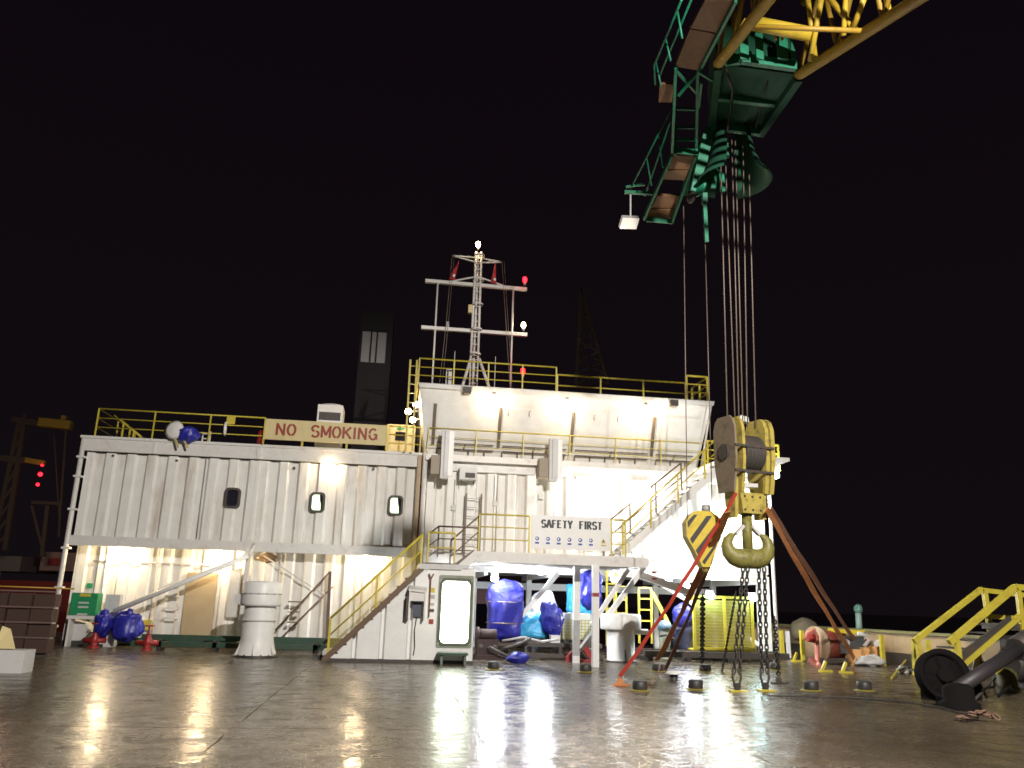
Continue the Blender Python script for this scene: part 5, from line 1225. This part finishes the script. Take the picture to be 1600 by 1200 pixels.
# near yellow access stair on the right
Y0 = 19.0
ys = thing('yellow_stair', 'near yellow access stair with double handrails at the right edge', 'stair', gz(1480, 1070))
def yb(p, q_, w=.12): MB().beam(at(*p), at(*q_), w, w).build('handrail', yellow, ys)
yb((1428, 1002, Y0+1.2), (1534, 920, Y0+1.2)); yb((1534, 922, Y0+1.2), (1600, 930, Y0+1.2)); yb((1600, 930, Y0+1.2), (1700, 940, Y0+1.2))
yb((1483, 1004, Y0), (1586, 917, Y0), .14); yb((1586, 917, Y0), (1720, 930, Y0), .14)
yb((1503, 1040, Y0), (1596, 960, Y0)); yb((1534, 962, Y0+1.2), (1590, 966, Y0+1.2))
for p, q_ in (((1434, 1004, Y0+1.2), (1442, 1058, Y0+1.2)), ((1538, 922, Y0+1.2), (1549, 1000, Y0+1.2)), ((1495, 1000, Y0), (1504, 1075, Y0)), ((1590, 918, Y0), (1600, 1000, Y0)), ((1448, 1000, Y0+.2), (1453, 1050, Y0+.2))):
    MB().beam(at(*p), at(*q_), .11, .11).build('post', yellow, ys)
for k in range(7):
    p = at(1465+k*17, 1052-k*12.5, Y0+.1); MB().box(p.x-.14, p.x+.14, Y0+.05, Y0+1.2, p.z-.02, p.z+.02).build('tread', dark, ys)
MB().beam(at(1455, 1062, Y0), at(1580, 968, Y0), .05, .2).build('stringer', dark, ys)
MB().box(at(1590, 975, Y0).x, at(1590, 975, Y0).x+2.5, Y0, Y0+1.3, at(1590, 985, Y0).z, at(1590, 975, Y0).z).build('platform', dark, ys)
pl_ = at(1640, 980, Y0)
for dx in (0.2, 2.2): MB().box(pl_.x-.6+dx, pl_.x-.5+dx, Y0+.1, Y0+.2, 0, pl_.z-.05).build('leg', dark, ys)
# chain wheel and beam
t = thing('anchor_windlass', 'dark round windlass gypsy wheel beside the near yellow stair', 'windlass', gz(1490, 1100))
q = gz(1487, 1098); wc = q+Vector((.08, .3, .46)); axw = Vector((-.15, -1, .25)).normalized()
blk2 = mat('matt_black_steel', (.008, .007, .007), .95)  # near-black and rough, hardly any gloss
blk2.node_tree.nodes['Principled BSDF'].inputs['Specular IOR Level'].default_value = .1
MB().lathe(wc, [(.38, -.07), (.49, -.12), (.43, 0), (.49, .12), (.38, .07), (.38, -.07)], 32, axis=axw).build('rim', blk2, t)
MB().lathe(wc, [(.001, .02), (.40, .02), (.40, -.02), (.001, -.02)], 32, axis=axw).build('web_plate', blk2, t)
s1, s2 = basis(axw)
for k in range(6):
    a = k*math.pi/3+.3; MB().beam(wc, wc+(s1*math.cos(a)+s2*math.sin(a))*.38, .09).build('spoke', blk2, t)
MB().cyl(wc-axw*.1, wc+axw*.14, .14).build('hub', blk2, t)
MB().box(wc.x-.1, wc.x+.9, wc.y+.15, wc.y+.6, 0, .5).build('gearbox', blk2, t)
t = thing('grey_strut', 'heavy grey tubular strut leaning up to the right edge', 'strut', gz(1500, 1110))
MB().tube([gz(1496, 1100)+Vector((0, 0, .25)), at(1590, 1015, 15.5)], .13, 14).build('tube', mat('grey_purple', (.03, .027, .03), .5, dirt=(.05, .03, .03), dscale=4), t)
MB().cyl(at(1590, 1015, 15.5), at(1612, 1000, 15.6), .24).build('end_fitting', dark, t)
q = gz(1500, 1108)
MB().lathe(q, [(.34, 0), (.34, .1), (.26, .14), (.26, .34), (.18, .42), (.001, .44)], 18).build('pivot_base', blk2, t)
t2_ = thing('tangled_hoses', 'tangle of dark hoses between the windlass and the grey strut', 'hoses', q)
for k in range(7):
    a_ = gz(1440+k*20, 1075+random.uniform(0, 25)); b_ = gz(1500+k*14, 1070+random.uniform(0, 35))
    m_ = a_.lerp(b_, .5)+Vector((random.uniform(-.2, .2), random.uniform(-.2, .2), random.uniform(.1, .45)))
    MB().tube([a_+Vector((0, 0, .03)), a_.lerp(m_, .5)+Vector((.05, 0, .12)), m_, m_.lerp(b_, .5)+Vector((0, .05, .1)), b_+Vector((0, 0, .03))], .028, 6).build('hose', (blk2, dark, chainm)[k % 3], t2_)
MB().box(gz(1496, 1105).x-.2, gz(1496, 1105).x+.2, gz(1496, 1105).y-.1, gz(1496, 1105).y+.3, 0, .16).build('foot', blk2, t)
t = thing('green_yellow_pump', 'dirty yellow green pump body at the right edge', 'pump', gz(1575, 1085))
q = gz(1576, 1082)
MB().lathe(q, [(.24, 0), (.24, .1), (.2, .12), (.2, .42), (.12, .5), (.001, .52)], 16).build('body', mat('dirty_yellow', (.08, .08, .02), .5, dirt=(.03, .03, .02)), t)
MB().cyl(q+Vector((-.25, 0, .45)), q+Vector((-.1, 0, .45)), .08).build('outlet', yellow, t)
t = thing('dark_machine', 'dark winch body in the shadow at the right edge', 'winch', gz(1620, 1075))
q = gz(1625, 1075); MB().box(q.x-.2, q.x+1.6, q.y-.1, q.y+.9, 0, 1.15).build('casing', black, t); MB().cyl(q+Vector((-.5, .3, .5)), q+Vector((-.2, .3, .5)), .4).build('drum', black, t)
q = gz(1532, 1128)
t = thing('chain_heap', 'small rusty heap of chain on the deck at the bottom right', 'chain', q)
for k in range(16):
    a = random.uniform(0, 6.28); r_ = random.uniform(0, .28); c = q+Vector((r_*math.cos(a)*1.3, r_*math.sin(a), .05+.10*(1-r_/.28)))
    d = Vector((random.uniform(-1, 1), random.uniform(-1, 1), random.uniform(-.5, .5))).normalized(); s, t2 = basis(d)
    MB().tube([c+d*.07*math.cos(x)+s*.045*math.sin(x) for x in [2*math.pi*j/8 for j in range(9)]], .018, 5).build('link', mat('rusty_link', (.16, .09, .06), .6) if k == 0 else bpy.data.materials['rusty_link'], t)
cab = MB()
cab.tube([gz(1200, 1090)+Vector((0, 0, .03)), gz(1330, 1092)+Vector((0, 0, .03)), gz(1400, 1098)+Vector((0, 0, .03)), gz(1470, 1108)+Vector((0, 0, .03)), gz(1530, 1125)+Vector((0, 0, .03))], .016, 6)
tag(cab.build('deck_cable', black), 'black cable lying across the deck at right', 'cable')

# ---------------------------------------------------------------- left side: cargo and far vessel
t = thing('cargo_stack', 'brown strapped cargo stack at the left edge of the deck', 'cargo', gz(40, 1030))
a = gz(88, 1028); q = gz(0, 1034)
x1 = a.x-.25; x0 = x1-3.2; yy = a.y; H_ = 1.52
for r_ in range(4):
    for c_ in range(6):
        xa = x0+(x1-x0)*c_/6+random.uniform(.01, .03); xb = x0+(x1-x0)*(c_+1)/6-random.uniform(.01, .03)
        MB().box(xa, xb, yy+random.uniform(0, .08), yy+.45, .1+r_*.35, .1+r_*.35+.31).build('bale', crate, t)
MB().box(x0, x1, yy+.1, yy+.45, 0, .09).build('pallet', dark, t)
for z in (.43, .78, 1.13, 1.50): MB().box(x0-.02, x1+.02, yy-.03, yy-.015, z, z+.035).build('strap', mat('pale_strap%d' % int(z*100), (.14, .09, .08), .6), t)
MB().tube([(x0, yy+.3, 1.62), (x1+.3, yy+.3, 1.60)], .02, 6).build('top_rail', craneY, t)
q = gz(14, 1052)
t = thing('white_bin', 'pale grey bin with a raised flap at the lower left edge', 'bin', q)
MB().box(q.x-.8, q.x+.22, q.y, q.y+.5, 0, .42).build('body', lgrey, t)
MB().prism([(q.x-.4, q.y+.1, .44), (q.x-.02, q.y+.1, .44), (q.x-.25, q.y+.3, .8), (q.x-.4, q.y+.3, .85)], (0, .04, 0)).build('flap', cream, t)

V = thing('red_vessel', 'dark red hulled vessel moored beyond the left edge', 'vessel', (-40, 75, -5))
fy = 75
def q75(px, py): return at(px, py, fy)
def pbox(name, m, x0, y0, x1, y1, d=6, Y=fy):
    a, b = at(x0, y0, Y), at(x1, y1, Y); MB().box(a.x, b.x, Y, Y+d, b.z, a.z).build(name, m, V)
pbox('hull', hullred, -420, 893, 122, 1010, 16)
pbox('deckhouse', mat('vessel_white', (.24, .17, .14), .6, dirt=(.1, .04, .04), dstr=.6), 66, 862, 118, 893, 8)
pbox('deckhouse', mat('vessel_grey', (.15, .14, .13), .6), -300, 858, 30, 893, 8)
pbox('window', hullred, 76, 872, 98, 884, .2, fy-.2)
pbox('stripe', mat('vessel_yellow', (.3, .2, .05), .6), -420, 890, 0, 893, .2, fy-.2)
V2 = thing('far_crane', 'dim lattice deck crane with a yellow topped arm on the far vessel', 'crane', at(20, 860, 72))
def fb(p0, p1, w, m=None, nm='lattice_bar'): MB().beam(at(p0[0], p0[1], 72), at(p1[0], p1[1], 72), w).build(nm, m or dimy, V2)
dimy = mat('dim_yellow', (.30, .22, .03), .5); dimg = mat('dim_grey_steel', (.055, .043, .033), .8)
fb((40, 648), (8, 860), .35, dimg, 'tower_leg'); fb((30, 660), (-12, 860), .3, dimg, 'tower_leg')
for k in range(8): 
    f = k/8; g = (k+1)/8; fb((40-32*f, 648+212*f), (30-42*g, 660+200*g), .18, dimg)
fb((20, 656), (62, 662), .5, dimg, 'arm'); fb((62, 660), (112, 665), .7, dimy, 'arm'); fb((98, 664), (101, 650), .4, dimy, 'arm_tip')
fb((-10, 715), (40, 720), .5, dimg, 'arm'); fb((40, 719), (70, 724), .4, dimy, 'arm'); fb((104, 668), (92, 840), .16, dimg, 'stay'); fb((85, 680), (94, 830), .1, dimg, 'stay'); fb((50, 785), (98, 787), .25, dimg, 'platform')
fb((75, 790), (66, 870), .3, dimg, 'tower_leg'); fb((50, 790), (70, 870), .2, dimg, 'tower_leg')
for (px, py, s_, lb) in ((66, 727, .16, 'dim red lamp topmost on the far crane'), (63, 741, .26, 'brightest red lamp in the middle on the far crane'), (59, 757, .2, 'red lamp lowest on the far crane')):
    p = at(px, py, 71.5); o = MB().lathe(p, [(.001, -s_*.7), (s_*.5, -s_*.45), (s_*.7, 0), (s_*.5, s_*.45), (.001, s_*.7)], 14).build('signal_lamp', redE); tag(o, lb, 'signal lamp', 'red lamps of the far crane')
lamp('far_glow', at(30, 800, 60), 1000, (1, .62, .45), .6)
# jack-up leg seen over the roof
T = thing('far_tower', 'dim square tower with a pale panel rising behind the long house', 'tower', at(585, 640, 60))
a, b = at(566, 486, 60), at(604, 660, 60)
MB().box(a.x, b.x, 60, 63, -5, a.z).build('shaft', mat('dim_tower', (.07, .06, .065), .9), T)
a2, b2 = at(567, 518, 59.9), at(601, 568, 59.9)
MB().box(a2.x, b2.x, 59.8, 59.95, b2.z, a2.z).build('pale_panel', mat('pale_panel', (.75, .72, .68), .6), T)
lamp('tower_fill_light', at(585, 552, 55), 120, (1, .95, .9), .3, parent=T)  # unseen lamp added to brighten the pale panel
for px in (581, 590): 
    c = at(px, 518, 59.7); MB().box(c.x-.06, c.x+.06, 59.7, 59.78, b2.z, a2.z).build('pipe', dimg, T)
L_ = thing('far_lattice_boom', 'faint lattice boom rising behind the wheelhouse roof', 'crane', at(925, 600, 55))
apx = at(908, 452, 55)
latm = mat('lattice_olive', (.22, .19, .12), .7)
lamp('boom_fill_light', at(915, 530, 45), 110, (1, .9, .7), .2, parent=L_)  # unseen lamp added so the lattice stands out from the sky
for px in (900, 950):
    MB().beam(at(px, 600, 55), apx, .16).build('chord', latm, L_)
for k in range(9):
    f = k/9; g = (k+1)/9
    l = at(900, 600, 55).lerp(apx, f); r_ = at(950, 600, 55).lerp(apx, g); MB().beam(l, r_, .09).build('lattice_bar', latm, L_)
    l = at(900, 600, 55).lerp(apx, g); r_ = at(950, 600, 55).lerp(apx, f); MB().beam(l, r_, .09).build('lattice_bar', latm, L_)
